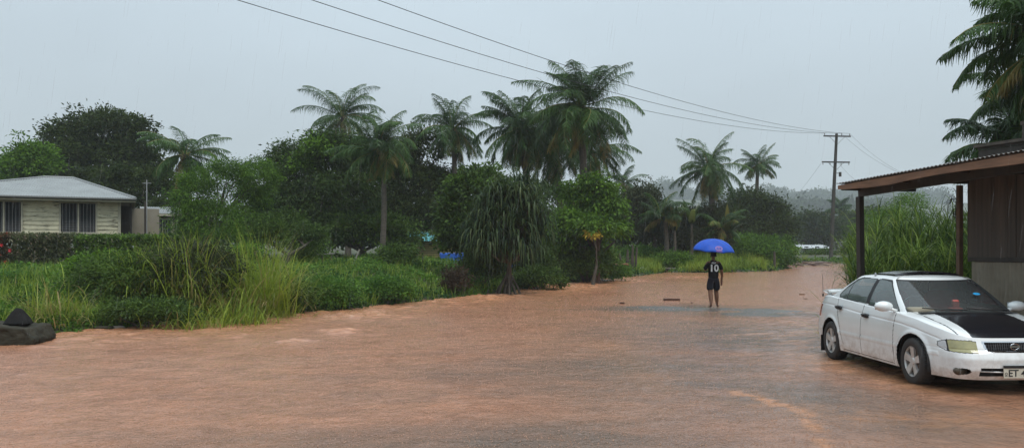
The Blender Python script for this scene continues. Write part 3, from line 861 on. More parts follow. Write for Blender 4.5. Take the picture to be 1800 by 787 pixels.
# ------------------------------------------------------------------ low vegetation
rng = np.random.default_rng(404)
def scatter_bank(n, ymin, ymax, sdmin, sdmax, xr=(-0.72, 0.55), seed=0, xmax=None, xmin=None):
    r = np.random.default_rng(seed)
    y = np.exp(r.uniform(math.log(ymin), math.log(ymax), n)); x = r.uniform(xr[0], xr[1], n) * y
    s = land_sd(x, y)
    k = (s > sdmin) & (s < sdmax)
    if xmax is not None: k &= x < xmax
    if xmin is not None: k &= x > xmin
    return x[k], y[k], s[k]

# leafy weeds and creepers over the bank (uncountable)
x, y, s = scatter_bank(430000, 13, 75, -0.15, 15, seed=1)
hump = np.clip(0.32 + 0.9 * fbm(x / 1.3, y / 1.3, 71, 3), 0.02, 1.2) * (0.25 + 0.75 * sstep(-.1, .5, s)) * np.where(x < 8, 1, .5)
k = rng.random(len(x)) < 0.85
x, y, s, hump = x[k], y[k], s[k], hump[k]
z = land_z(x, y) + hump * rng.random(len(x)) ** 0.5 * 0.65
n = len(x)
D = rng.normal(size=(n, 3)); D[:, 2] = np.abs(D[:, 2]) * .5
L = (0.045 + 0.0019 * y) * rng.uniform(.7, 1.5, n)
t = np.clip(0.42 + 0.9 * fbm(x / 2.2, y / 2.2, 73, 3) + rng.normal(size=n) * .14 - .28 * sstep(.9, 0, s), 0, 1)
b = MB(); leaves(b, np.stack([x, y, z], 1), D, L, L * .62, rng, t)
o = b.build('ground_cover', LM['cover']); tag(o, 'leafy weeds and creepers covering the bank', 'ground cover', kind='stuff')

# grass between the weeds
x, y, s = scatter_bank(150000, 12, 75, -0.05, 16, seed=2)
kk = (fbm(x / 1.6, y / 1.6, 75, 3) > -.25)
x, y, s = x[kk], y[kk], s[kk]
n = len(x)
b = MB()
L = rng.uniform(.22, .6, n) * np.where(x < 8, 1, .7)
blades(b, np.stack([x, y, land_z(x, y)], 1), rng.random(n) * 6.283, L, 0.008 + 0.0007 * y, rng.uniform(.1, .7, n), rng,
       np.clip(.35 + .5 * fbm(x / 1.5, y / 1.5, 76) + rng.normal(size=n) * .18, 0, .93), seg=3)
o = b.build('bank_grass', LM['grass']); tag(o, 'rough green grass growing on both banks', 'grass', kind='stuff')

# verge grass on the grassy mound behind the walker
x, y, s = scatter_bank(60000, 50, 75, 0.0, 30, xr=(.15, .36), seed=3); kk = fbm(x / 2.5, y / 2.5, 79, 3) > -.1; x, y = x[kk], y[kk]
n = len(x); b = MB()
blades(b, np.stack([x, y, land_z(x, y)], 1), rng.random(n) * 6.283, rng.uniform(.3, .8, n), .05, rng.uniform(.1, .9, n), rng, np.clip(.55 + .5 * fbm(x / 2, y / 2, 78) + rng.normal(size=n) * .12, .1, .9), seg=3)
o = b.build('bank_grass', LM['grass']); tag(o, 'long grass on the low rise across the road bend', 'grass', kind='stuff')

def mound(name, label, cat, px, py, Y, rx, rz, dep, n, lsize, m, seed, group=None, **kw):
    x = PX(px, Y); g = lz(x, Y)
    t = empty(name, (x, Y, g), label, cat, group)
    c = P(px, py, Y)
    leafy('foliage', t, [((0, 0, c.z - g), (rx * Y / F, dep, rz * Y / F))], n, 40, lsize, m, seed, shell=.35, **kw)
    sb = MB(); r_ = np.random.default_rng(seed)
    for _ in range(7):
        a = r_.random() * 6.28; e = (math.cos(a) * rx * Y / F * .6, math.sin(a) * dep * .6, (c.z - g) * r_.uniform(.7, 1.3))
        sb.tube([(0, 0, -.1), (e[0] * .4, e[1] * .4, e[2] * .6), e], [.025, .018, .008], 5)
    sb.build('stem', M_bark, t)
    return t

def clump_grass(label, px, Y, hpx, n, seed, spread=.45, name='grass_clump', m='grass', lo=.15, hi=.8, lean=(.05, .6), w=(.016, .032), straw=.12, group='tall grass clumps on the left bank', droop=1.5, cat='grass clump', zoff=0.0, seg=6):
    x = PX(px, Y); g = lz(x, Y) + zoff
    r_ = np.random.default_rng(seed)
    top = (HZ - hpx) / F * Y + H - g       # tip height wanted
    b = MB()
    pos = np.stack([r_.normal(size=n) * spread * .55, r_.normal(size=n) * spread * .45, np.zeros(n)], 1)
    ln = lean[0] + .08 + (lean[1] + .25 - lean[0]) * r_.random(n)
    Lh = top * r_.uniform(.6, 1.32, n)
    tint = np.where(r_.random(n) < straw, r_.uniform(.85, 1, n), r_.uniform(lo, hi, n))
    blades(b, pos, r_.random(n) * 6.283, Lh, r_.uniform(w[0], w[1], n), ln, r_, tint, seg=seg, droop=droop)
    # short skirt at the foot
    k = n // 2
    pos = np.stack([r_.normal(size=k) * spread * .8, r_.normal(size=k) * spread * .6, np.zeros(k)], 1)
    blades(b, pos, r_.random(k) * 6.283, top * r_.uniform(.25, .5, k), r_.uniform(w[0], w[1], k), r_.uniform(.3, 1.0, k), r_, np.where(r_.random(k) < straw * 3, 1.0, r_.uniform(lo, hi, k)), seg=4)
    o = b.build(name, LM[m], loc=(x, Y, g))
    tag(o, label, cat, group)
    return o

GM = 'overgrown mounds on the left bank'
mound('vine_mound', 'dark creeper mound under the grass on the left bank', 'shrub', 235, 500, 20.8, 105, 52, 1.3, 420, .085, LM['mid'], 41, GM, clump=.24)
mound('vine_mound', 'brownish creeper mound below the tallest grass clump', 'shrub', 345, 490, 21, 80, 60, 1.2, 380, .085, LM['olive'], 42, GM, clump=.24)
mound('leafy_shrub', 'low dark shrub at the water edge under the mound', 'shrub', 260, 550, 18.6, 90, 22, .6, 170, .07, LM['mid'], 43, GM, clump=.18)
mound('leafy_shrub', 'dark leafy shrub at the water edge right of the grass clumps', 'shrub', 575, 516, 24.5, 58, 24, 1.0, 210, .09, LM['cover'], 44, GM, clump=.26, tinthi=.7)
mound('leafy_shrub', 'low shrub right of the bright upright grass clump', 'shrub', 510, 525, 23, 40, 26, .8, 130, .085, LM['mid'], 45, GM, clump=.24)
mound('leafy_shrub', 'green shrub halfway along the bank before the pandanus', 'shrub', 680, 508, 27, 45, 18, 1.0, 130, .09, LM['cover'], 46, GM, clump=.26)
mound('leafy_shrub', 'yellowish green hump at the left end of the bank mound', 'shrub', 180, 482, 21.8, 62, 32, .9, 260, .08, LM['bright'], 47, GM, clump=.22)
mound('dry_brush', 'dark brown tangle of dry stems left of the pandanus roots', 'brush', 800, 500, 31.3, 24, 26, .5, 60, .09, leafmat('leaf_dry', (.03, .02, .012), (.09, .06, .035)), 48, GM, clump=.25)
mound('leafy_shrub', 'dark bush filling the space under the left half of the pandanus', 'shrub', 850, 470, 33.5, 44, 30, .8, 190, .1, LM['mid'], 91, GM, clump=.3)
mound('leafy_shrub', 'bush between the pandanus stem and the bare thin trunk', 'shrub', 935, 462, 37, 40, 28, .9, 180, .11, LM['mango'], 92, GM, clump=.3)
mound('leafy_shrub', 'tall bush beside the bare thin trunk', 'shrub', 985, 450, 41, 34, 28, .9, 160, .12, LM['mid'], 93, GM, clump=.34)
mound('leafy_shrub', 'low ragged bush at the water under the papaya tree', 'shrub', 1060, 478, 42.5, 50, 12, .8, 120, .12, LM['cover'], 94, GM, clump=.32)
mound('leafy_shrub', 'low green shrub between pandanus and bright papaya tree', 'shrub', 950, 490, 35.6, 50, 18, .9, 150, .11, LM['mid'], 49, GM, clump=.28)
mound('leafy_shrub', 'shaded shrub under the bright papaya tree', 'shrub', 1030, 462, 41, 56, 26, 1.0, 210, .13, LM['mid'], 50, GM, clump=.32)
mound('leafy_shrub', 'shrub under the vine covered tree by the track', 'shrub', 1130, 450, 58, 46, 14, 1.4, 130, .16, LM['cover'], 51, GM, clump=.42)
mound('leafy_shrub', 'grassy green hump directly left of the walker', 'shrub', 1180, 458, 56, 36, 12, 1.4, 130, .15, LM['bright'], 52, GM, clump=.42)
mound('leafy_shrub', 'long green hump behind the walker and umbrella', 'shrub', 1290, 445, 60, 80, 22, 2.2, 330, .17, LM['bright'], 53, GM, clump=.5, tinthi=.6)
mound('leafy_shrub', 'green hump left of the broken post on the rise', 'shrub', 1360, 455, 60, 40, 16, 1.6, 170, .16, LM['bright'], 54, GM, clump=.45, tinthi=.65)
mound('leafy_shrub', 'low bushes on the verge left of the power pole', 'shrub', 1440, 452, 84, 36, 10, 1.5, 130, .2, LM['mid'], 55, GM, clump=.5)
mound('leafy_shrub', 'pale shrub in the yard behind the left bank grass', 'shrub', 430, 455, 30, 28, 22, .9, 120, .09, LM['bright'], 56, GM, clump=.26)
mound('leafy_shrub', 'mid green shrub in front of the leaning grey stick', 'shrub', 700, 455, 37, 34, 24, 1.0, 130, .12, LM['mid'], 57, GM, clump=.34)
mound('leafy_shrub', 'bright pale shrub in the yard beyond the first hollow', 'shrub', 545, 448, 40, 26, 22, 1.0, 110, .12, LM['bright'], 58, GM, clump=.34)

clump_grass('tallest bright grass clump in front of the hedge end', 330, 20.6, 408, 520, 61, spread=.75, lean=(.03, .55), zoff=.5)
clump_grass('grass clump on the mound left of the tallest one', 265, 20.8, 428, 360, 62, spread=.8, lean=(.1, .8), zoff=.45)
clump_grass('sparse long grass leaning left before the hedge', 200, 21.4, 438, 190, 63, spread=.9, lean=(.1, .8), zoff=.35)
clump_grass('bright upright fountain of grass right of the mound', 455, 21.5, 418, 620, 64, spread=.55, lean=(.02, .42), lo=.35, hi=.85, straw=.08)
clump_grass('arching wide bladed grass crowning the creeper mound', 300, 20.9, 432, 260, 101, spread=1.0, lean=(.2, 1.0), zoff=.7, w=(.022, .04), lo=.4, hi=.85)
clump_grass('brown and green dry stalks on the flank of the creeper mound', 365, 20.4, 462, 240, 102, spread=.8, lean=(.3, 1.1), zoff=.4, straw=.55)
clump_grass('second upright grass tuft behind the bright fountain', 492, 23.0, 440, 240, 65, spread=.5, lean=(.05, .5), lo=.2)
clump_grass('straw coloured grass tuft beside the concrete block', 82, 18.0, 492, 260, 66, spread=.42, straw=.6, lean=(.1, .8))
clump_grass('green grass tuft leaning over the water below the mound', 350, 18.6, 520, 260, 67, spread=.7, lean=(.2, .9), lo=.3)
clump_grass('short grass tuft between mound and upright fountain', 405, 19.8, 500, 240, 68, spread=.6, lean=(.2, .9))
clump_grass('low grass at the water below the bright fountain', 440, 19.7, 520, 200, 69, spread=.6, lean=(.2, .9), lo=.3)
clump_grass('grass tuft at the far left edge above the concrete block', 12, 19.4, 495, 260, 70, spread=.8, lean=(.2, .9), lo=.2, straw=.25)
clump_grass('low grass tuft left of the creeper mound', 130, 18.8, 510, 300, 71, spread=.7, lean=(.2, .9), lo=.25, straw=.2)
clump_grass('dry grass tuft growing at the foot of the verandah post', 1498, 16.6, 468, 90, 72, spread=.3, lean=(.3, 1.0), straw=.6, group=None)

# tall cane grass thicket behind the verandah: each stool of canes on its own
rr = np.random.default_rng(9)
spots = [(1545, 19, 395), (1575, 20, 375), (1605, 19, 372), (1635, 20, 365), (1662, 19, 372), (1560, 23, 372), (1600, 24, 352), (1640, 24, 350), (1680, 22, 362), (1535, 21.5, 402), (1590, 17.6, 420), (1632, 17.4, 425), (1668, 17.0, 425), (1552, 17.8, 440), (1700, 20, 380), (1720, 22, 385)]
look = ['leftmost low cane grass stool behind the verandah post', 'cane grass stool second from the verandah post', 'cane grass stool in the middle of the thicket front', 'cane grass stool right of the thicket middle', 'cane grass stool close to the shed corner post', 'cane grass stool deep behind the second one', 'tall cane grass stool deep in the thicket middle', 'tallest cane grass stool under the palm fronds', 'cane grass stool behind the shed corner post', 'hazy cane grass stool at the thicket left end', 'low drooping cane grass above the car boot roof', 'low drooping cane grass above the car roof middle', 'low drooping cane grass between car and shed corner', 'low cane grass just behind the verandah post', 'cane grass seen through the gap beside the shed wall', 'cane grass hidden behind the shed wall boards']
for i, (px, Y, top) in enumerate(spots):
    x = PX(px, Y); g = lz(x, Y)
    hgt = PZ(top, Y) - g
    t = empty('cane_grass', (x, Y, g), look[i], 'tall grass', 'tall cane grass stools behind the shed')
    r_ = np.random.default_rng(500 + i)
    st = MB(); lf = MB()
    for k in range(26):
        a = r_.random() * 6.28; rad = r_.random() ** .5 * .55
        bx_, by_ = math.cos(a) * rad, math.sin(a) * rad
        hh = hgt * r_.uniform(.6, .95); ln = r_.uniform(.03, .22)
        tipx, tipy = bx_ + math.cos(a) * hh * ln, by_ + math.sin(a) * hh * ln
        st.tube([(bx_, by_, -.1), ((bx_ * 1.4 + tipx) / 2.4, (by_ * 1.4 + tipy) / 2.4, hh * .5), (tipx, tipy, hh)], [.013, .011, .006], 4)
        m_ = 22
        tt = r_.uniform(.12, 1.0, m_)
        pos = np.stack([bx_ + (tipx - bx_) * tt ** 1.3, by_ + (tipy - by_) * tt ** 1.3, hh * tt], 1)
        blades(lf, pos, r_.random(m_) * 6.283, r_.uniform(.5, 1.05, m_), r_.uniform(.018, .032, m_), r_.uniform(.35, 1.0, m_), r_, np.clip(r_.random(m_) * .9, 0, 1), seg=5, droop=1.5)
    st.build('cane', LM['reed'], t); lf.build('leaf_blades', LM['reed'], t)

# hedges before the house
def hedge(name, label, a, b_, w, z0, z1, n, lsize, m, seed, group='hedges before the timber house'):
    a = Vector(a); b_ = Vector(b_); d = b_ - a; Lh = d.length; d.normalize(); nn = Vector((-d.y, d.x))
    r_ = np.random.default_rng(seed)
    uu = r_.random(n) * Lh; side = r_.random(n)
    vv = np.where(side < .55, -w / 2, np.where(side < .75, w / 2, r_.uniform(-w / 2, w / 2, n))) + r_.normal(size=n) * .06
    zz = np.where(side < .75, r_.uniform(z0, z1, n), z1 + r_.normal(size=n) * .05) + .08 * fbm(uu / .7, uu * 0 + 3, seed)
    pos = np.stack([a.x + d.x * uu + nn.x * vv - a.x, a.y + d.y * uu + nn.y * vv - a.y, zz - z0], 1)
    D = r_.normal(size=(n, 3)); D[:, 2] = np.abs(D[:, 2])
    tint = np.clip(.5 + .5 * fbm(uu / .35, zz / .35, seed + 1) + r_.normal(size=n) * .22, 0, 1)
    b = MB(); L = lsize * r_.uniform(.7, 1.4, n); leaves(b, pos, D, L, L * .6, r_, tint)
    t = empty(name, (a.x, a.y, z0), label, 'hedge', group)
    b.build('foliage', m, t)
    s_ = MB()
    for k in range(int(Lh / .35)):
        q = a + d * (k * .35 + .15)
        s_.tube([(q.x - a.x, q.y - a.y, -.1), (q.x - a.x + .03, q.y - a.y, (z1 - z0) * .5), (q.x - a.x - .02, q.y - a.y + .02, (z1 - z0) * .9)], [.02, .016, .01], 5)
    s_.build('stem', M_bark, t)
    return t
Yh = 31.5
hz0 = .9
hedge('hedge', 'clipped variegated cream and green hedge before the house wall', (PX(34, Yh), Yh), (PX(136, Yh), Yh), 1.0, hz0, 2.26, 9000, .1, LM['croton'], 81)
hedge('hedge', 'dark green clipped hedge right of the variegated one', (PX(138, Yh), Yh + .1), (PX(305, Yh), Yh + .4), 1.0, hz0, 2.24, 13000, .095, LM['mid'], 82)
hedge('hedge', 'reddish leaved hedge at the far left edge', (PX(-90, Yh), Yh - .2), (PX(30, Yh), Yh - .1), 1.0, hz0, 2.27, 9000, .1, leafmat('leaf_red', (.03, .03, .015), (.09, .07, .03), (.22, .06, .04)), 83)
# hibiscus blooms on the far left hedge
for i, (px, py) in enumerate([(10, 461), (3, 431), (18, 440)]):
    c = P(px, py, Yh - .95); b = MB(); r_ = np.random.default_rng(i)
    for k in range(5):
        a = k / 5 * 6.283
        leaves(b, np.zeros((1, 3)), np.array([[math.cos(a), -.35, math.sin(a)]]), .085, .075, r_, .5)
    b.tube([(0, 0, 0), (0, -.09, -.03)], .008, 5)
    o = b.build('hibiscus_flower', mat('petal_red_%d' % i, (.62, .04, .05), rough=.5), loc=c)
    tag(o, ['larger red hibiscus bloom low on the far left hedge', 'red hibiscus bloom at the left frame edge', 'small red hibiscus bloom upper right of the larger one'][i], 'flower')
# ------------------------------------------------------------------ timber house on the left
def clapboard_mat():
    m = bpy.data.materials.new('peeling_clapboards'); m.use_nodes = True
    t = m.node_tree; L = t.links; bs = t.nodes['Principled BSDF']
    co = t.nodes.new('ShaderNodeTexCoord')
    def noise(sc, st, det=6):
        mpn = t.nodes.new('ShaderNodeMapping'); mpn.inputs['Scale'].default_value = st; L.new(co.outputs['Object'], mpn.inputs[0])
        n = t.nodes.new('ShaderNodeTexNoise'); n.inputs['Scale'].default_value = sc; n.inputs['Detail'].default_value = det; n.inputs['Roughness'].default_value = .7
        L.new(mpn.outputs[0], n.inputs['Vector']); return n.outputs[0]
    r = t.nodes.new('ShaderNodeValToRGB'); L.new(noise(1.5, (1, 1, 1)), r.inputs[0])
    r.color_ramp.elements[0].position = .3; r.color_ramp.elements[0].color = (.44, .41, .28, 1)
    r.color_ramp.elements[1].position = .7; r.color_ramp.elements[1].color = (.66, .62, .44, 1)
    r2 = t.nodes.new('ShaderNodeValToRGB'); L.new(noise(2.2, (1, 1, 9)), r2.inputs[0])
    r2.color_ramp.elements[0].position = .56; r2.color_ramp.elements[0].color = (0, 0, 0, 1)
    r2.color_ramp.elements[1].position = .60; r2.color_ramp.elements[1].color = (1, 1, 1, 1)
    mx_ = t.nodes.new('ShaderNodeMix'); mx_.data_type = 'RGBA'; L.new(r2.outputs[0], mx_.inputs['Factor'])
    L.new(r.outputs[0], mx_.inputs['A']); mx_.inputs['B'].default_value = (.10, .085, .06, 1)
    L.new(mx_.outputs['Result'], bs.inputs['Base Color']); bs.inputs['Roughness'].default_value = .75
    return m
M_clap = clapboard_mat()
M_iron = mat('galvanised_roof_iron', (.31, .33, .33), rough=.55, metal=.1, scale=1.2, col2=(.20, .21, .21), contrast=.8)
M_trim = mat('weathered_cream_trim', (.50, .47, .36), rough=.7, scale=4, col2=(.30, .28, .21), contrast=.8)
M_glass_dark = mat('louvre_glass', (.03, .036, .04), rough=.35, scale=2, col2=(.015, .018, .02), spec=.15)
M_bar = mat('pale_window_bars', (.28, .28, .27), rough=.5)
M_fibro = mat('cement_sheet', (.30, .27, .205), rough=.8, scale=1.5, col2=(.19, .17, .13), contrast=.9)
M_darkwood = mat('dark_wet_timber', (.045, .036, .028), rough=.6, scale=5, col2=(.018, .015, .012), stretch=(1, 1, .15), bump=.3)

hth = R(25)
hd = Vector((math.cos(hth), math.sin(hth), 0)); hn = Vector((-math.sin(hth), math.cos(hth), 0))   # along the front, and away from the camera
hc = Vector((PX(212, 37), 37, 0)); hg = lz(hc.x, hc.y)
house = empty('timber_house', (hc.x, hc.y, hg), 'pale clapboard house with low iron hip roof behind the hedge', 'house', rz=hth)
zf = PZ(412, 37) - hg - .35; ztop = PZ(352, 37) - hg   # bottom of boards seen, soffit
def hu(px):      # distance left of the right corner along the wall for a picture column
    k = (px - 900) / F
    return (k * hc.y - hc.x) / (hd.x - k * hd.y)
def house_board_wall(u0, u1, v, z0, z1, name, openings=(), face=-1, axis='u'):
    b = MB(); z = z0; pitch = .185; i = 0
    while z < z1 - .01:
        zt = min(z + pitch, z1)
        cuts = [(u0, u1)]
        for (a, c, za, zb) in openings:
            if zt > za + .01 and z < zb - .01:
                nc = []
                for (p, q_) in cuts:
                    if c <= p or a >= q_: nc.append((p, q_))
                    else:
                        if a > p: nc.append((p, a))
                        if c < q_: nc.append((c, q_))
                cuts = nc
        for (p, q_) in cuts:
            # each board leans out at the bottom edge
            if axis == 'u': V = [(p, v - .05, z), (q_, v - .05, z), (q_, v - .012, zt), (p, v - .012, zt), (p, v, z), (q_, v, z)]
            else: V = [(v + .032, p, z), (v + .032, q_, z), (v + .012, q_, zt), (v + .012, p, zt), (v, p, z), (v, q_, z)]
            b.add(V, [(0, 1, 2, 3), (4, 5, 1, 0)], 0)
        z = zt; i += 1
    return b.build(name, M_clap, house)
ul = hu(-160); W_ = -ul
dep = 7.5
wins = []
for a, c in ((107, 168), (-24, 37)):
    wins.append((hu(a), hu(c), PZ(408, 36.2) - hg, PZ(357, 36.2) - hg))
house_board_wall(ul, 0, 0, zf, ztop, 'wall', wins)
b = MB(); b.box((ul / 2, dep / 2, (zf + ztop) / 2), (W_ - .06, dep - .12, ztop - zf)); 
b.build('inner_wall', M_fibro, house).location = (0, .15, 0)
b = MB(); b.box((-.05, -.04, (zf + ztop) / 2), (.12, .10, ztop - zf)); b.build('corner_board', M_trim, house)
b = MB()
for i in range(6):
    b.box((ul + .3 + i * (W_ - .6) / 5, .3, zf / 2), (.25, .25, zf + .3))
b.build('stumps', M_fibro, house)
for (a, c, z0, z1) in wins:
    w = MB(); t_ = .07
    w.box(((a + c) / 2, -.03, z1 + t_ / 2), (c - a + 2 * t_, .09, t_)); w.box(((a + c) / 2, -.04, z0 - t_ / 2), (c - a + 2.6 * t_, .13, t_))
    w.box((a - t_ / 2, -.03, (z0 + z1) / 2), (t_, .09, z1 - z0)); w.box((c + t_ / 2, -.03, (z0 + z1) / 2), (t_, .09, z1 - z0))
    w.box(((a + c) / 2, -.03, (z0 + z1) / 2), (.06, .08, z1 - z0))
    wo = w.build('window', M_trim, house)
    g_ = MB(); g_.box(((a + c) / 2, .10, (z0 + z1) / 2), (c - a, .02, z1 - z0)); n = 12  # dark box behind the louvres, added to stand in for the unlit room
    for i in range(n):
        zc = z0 + (i + .5) * (z1 - z0) / n
        for s_, e_ in ((a, (a + c) / 2 - .03), ((a + c) / 2 + .03, c)):
            g_.add([(s_, .02, zc - .05), (e_, .02, zc - .05), (e_, .07, zc + .055), (s_, .07, zc + .055)], [(0, 1, 2, 3)])
    g_.build('louvre_pane_dark_backing', M_glass_dark, wo)
    bb = MB(); nb = 10
    for i in range(nb):
        xx = a + (i + .5) * (c - a) / nb
        if abs(xx - (a + c) / 2) > .05: bb.box((xx, -.045, (z0 + z1) / 2), (.012, .012, z1 - z0))
    bb.build('bars', M_bar, wo)
# hip roof of corrugated iron
ov = .62; ez = ztop + .07
x0, x1, y0, y1 = ul - ov, ov, -ov, dep + ov
apx = hu(78) + .9
rise = 1.15; ry = (y0 + y1) / 2
A1 = (apx, ry, ez + rise); A0 = (apx - 1.2, ry, ez + rise)
def corr(b, quad, pitch=.09, amp=.016, up=None, thick=True):
    """corrugated sheet between eave edge (a-b) and top edge (d-c); waves run from eave to top"""
    a, b_, c, d = [np.array(q_, float) for q_ in quad]
    n = max(8, int(np.linalg.norm(b_ - a) / pitch * 6))
    t = np.linspace(0, 1, n + 1)
    L_ = np.linalg.norm(b_ - a)
    nrm = np.cross(b_ - a, d - a + c - b_); nrm = nrm / (np.linalg.norm(nrm) + 1e-9)
    if nrm[2] < 0: nrm = -nrm
    wv = np.sin(t * L_ / pitch * 2 * np.pi)[:, None] * amp
    lo = a + (b_ - a) * t[:, None] + nrm * wv
    hi = d + (c - d) * t[:, None] + nrm * wv * (np.linalg.norm(c - d) / L_ > .5)
    V = np.concatenate([lo, hi, lo - nrm * .004, hi - nrm * .004]); i = np.arange(n); m_ = n + 1
    b.add(V, np.concatenate([np.stack([i, i + 1, i + 1 + m_, i + m_], 1), np.stack([i + 2 * m_, i + 3 * m_, i + 1 + 3 * m_, i + 1 + 2 * m_], 1), np.stack([i, i + 2 * m_, i + 1 + 2 * m_, i + 1], 1)]))
b = MB()
# hip faces: clip the wave runs at the hips by strips running straight up the slope
def hipface(b, e0, e1, r0, r1, pitch=.1, amp=.014):
    e0, e1, r0, r1 = [np.array(v, float) for v in (e0, e1, r0, r1)]
    L_ = np.linalg.norm(e1 - e0); d = (e1 - e0) / L_
    s0 = np.dot(r0 - e0, d); s1 = np.dot(r1 - e0, d)
    foot = r0 - e0 - d * s0; upv = foot
    n = int(L_ / pitch * 4); s_ = np.linspace(0, L_, n + 1)
    f = np.where(s_ < s0, s_ / max(s0, 1e-6), np.where(s_ > s1, (L_ - s_) / max(L_ - s1, 1e-6), 1.0))
    nrm = np.cross(d, upv); nrm /= np.linalg.norm(nrm); nrm = nrm if nrm[2] > 0 else -nrm
    wv = np.sin(s_ / pitch * 2 * np.pi)[:, None] * amp
    lo = e0 + d * s_[:, None] + nrm * wv; hi = e0 + d * s_[:, None] + upv * f[:, None] + nrm * wv
    i = np.arange(n); m_ = n + 1
    b.add(np.concatenate([lo, hi]), np.stack([i, i + 1, i + 1 + m_, i + m_], 1))
hipface(b, (x0, y0, ez), (x1, y0, ez), A0, A1)
hipface(b, (x1, y0, ez), (x1, y1, ez), A1, A1)
hipface(b, (x1, y1, ez), (x0, y1, ez), A1, A0)
hipface(b, (x0, y1, ez), (x0, y0, ez), A0, A0)
rf = b.build('roof', M_iron, house)
rc = MB()
for p_, q_ in (((x0, y0, ez), A0), ((x1, y0, ez), A1), (A0, A1), ((x1, y1, ez), A1)):
    rc.tube([Vector(p_) + Vector((0, 0, .02)), Vector(q_) + Vector((0, 0, .02))], .045, 6)
rc.build('ridge_cap', M_iron, rf)
fb = MB()
fb.box(((x0 + x1) / 2, y0 + .03, ez - .10), (x1 - x0 - .02, .03, .16)); fb.box((x1 - .03, (y0 + y1) / 2, ez - .10), (.03, y1 - y0 - .1, .16)); fb.box((x0 + .03, (y0 + y1) / 2, ez - .10), (.03, y1 - y0 - .1, .16))
fb.build('fascia', M_trim, house)
gb = MB(); gb.tube([(x0, y0 - .05, ez - .05), (x1 + .02, y0 - .05, ez - .06)], .055, 8); gb.build('gutter', mat('dark_gutter', (.06, .065, .06), rough=.5), house)
sf = MB(); sf.box(((x0 + x1) / 2, (y0 + y1) / 2, ez - .16), (x1 - x0 - .14, y1 - y0 - .14, .012)); sf.build('soffit', M_fibro, house)
# recessed porch and lower wing on the right
b = MB(); b.box((.75, 3.3, (zf + ztop) / 2 - .1), (1.9, .1, ztop - zf - .2)); b.build('porch_wall', M_fibro, house)
b = MB(); b.box((.10, 3.22, zf + 1.05), (.70, .06, 2.0)); b.build('door', M_darkwood, house)
for xx in (.42, 1.02):
    b = MB(); b.box((xx, .6, (zf + ztop) / 2), (.09, .09, ztop - zf)); b.build('porch_post', M_darkwood, house)
b = MB(); b.box((.9, 1.8, zf - .06), (1.9, 3.1, .12)); b.build('porch_floor', M_darkwood, house)
wg0 = Vector((PX(257, 41) - hc.x, 41 - hc.y, 0)); rot = Matrix.Rotation(-hth, 3, 'Z'); wg = rot @ wg0
wz0, wz1 = .2, PZ(377, 41) - hg
b = MB(); b.box((wg.x + 1.6, wg.y + 1.5, (wz0 + wz1) / 2), (3.2, 3.0, wz1 - wz0)); wi = b.build('wing_wall', M_fibro, house)
b = MB(); corr(b, [(wg.x - .25, wg.y - .3, wz1 + .06), (wg.x + 3.5, wg.y - .3, wz1 + .06), (wg.x + 3.5, wg.y + 3.3, wz1 + .55), (wg.x - .25, wg.y + 3.3, wz1 + .55)]); b.build('wing_roof', M_iron, house)
b = MB(); b.box((wg.x + 1.6, wg.y - .27, wz1 - .0), (3.7, .03, .13)); b.build('fascia', M_trim, house)
k = (272 - 257) * 41 / F
b = MB(); b.box((wg.x + k + .38, wg.y - .03, wz1 - .62), (.80, .05, .86)); wo = b.build('window', M_trim, house)
b = MB(); b.box((wg.x + k + .38, wg.y - .06, wz1 - .62), (.68, .03, .74)); b.build('pane', M_glass_dark, wo)
b = MB()
for i in range(6): b.box((wg.x + k + .08 + i * .12, wg.y - .09, wz1 - .62), (.016, .016, .74))
b.build('bars', M_bar, wo)
# thin aerial pipe by the wing
x_, y_ = PX(258, 40), 40
b = MB(); b.tube([(0, 0, 0), (0, 0, PZ(316, 40) - lz(x_, y_))], .022, 6); b.tube([(-.22, 0, PZ(322, 40) - lz(x_, y_)), (.22, 0, PZ(322, 40) - lz(x_, y_))], .012, 5)
o = b.build('aerial_pole', mat('grey_pipe', (.35, .36, .36), rough=.5), loc=(x_, y_, lz(x_, y_))); tag(o, 'thin grey aerial pole at the right end of the house roof', 'aerial')

# ------------------------------------------------------------------ small hut with teal roof behind the pandanus
Yk = 46; kx = PX(792, Yk); kg = lz(kx, Yk)
hut = empty('small_hut', (kx, Yk, kg), 'little teal roofed hut with yellowish wall behind the trees', 'hut', rz=R(4))
M_yel = mat('faded_yellow_boards', (.50, .42, .17), rough=.8, scale=3, col2=(.30, .25, .12), contrast=.8)
M_teal = mat('teal_painted_iron', (.16, .46, .50), rough=.45, scale=2, col2=(.12, .36, .40))
kt = PZ(425, Yk) - kg
b = MB(); b.box((0, 1.3, kt / 2), (4.2, 2.6, kt)); b.build('wall', M_yel, hut)
b = MB()
for i in range(9): b.box((0, -.02, .12 + i * kt / 9), (4.22, .012, .02))
b.build('wall_batten', M_darkwood, hut)
b = MB(); corr(b, [(-2.5, -.5, kt + .05), (1.6, -.5, kt + .05), (1.6, 3, kt + .65), (-2.5, 3, kt + .65)], pitch=.12); b.build('roof', M_teal, hut)
b = MB(); b.box((1.0, -.04, kt * .5), (.75, .04, kt * .86)); b.build('door', M_darkwood, hut)
M_blue = mat('blue_tarpaulin', (.02, .13, .55), rough=.4, scale=2, col2=(.015, .08, .36), bump=.4, bscale=5)
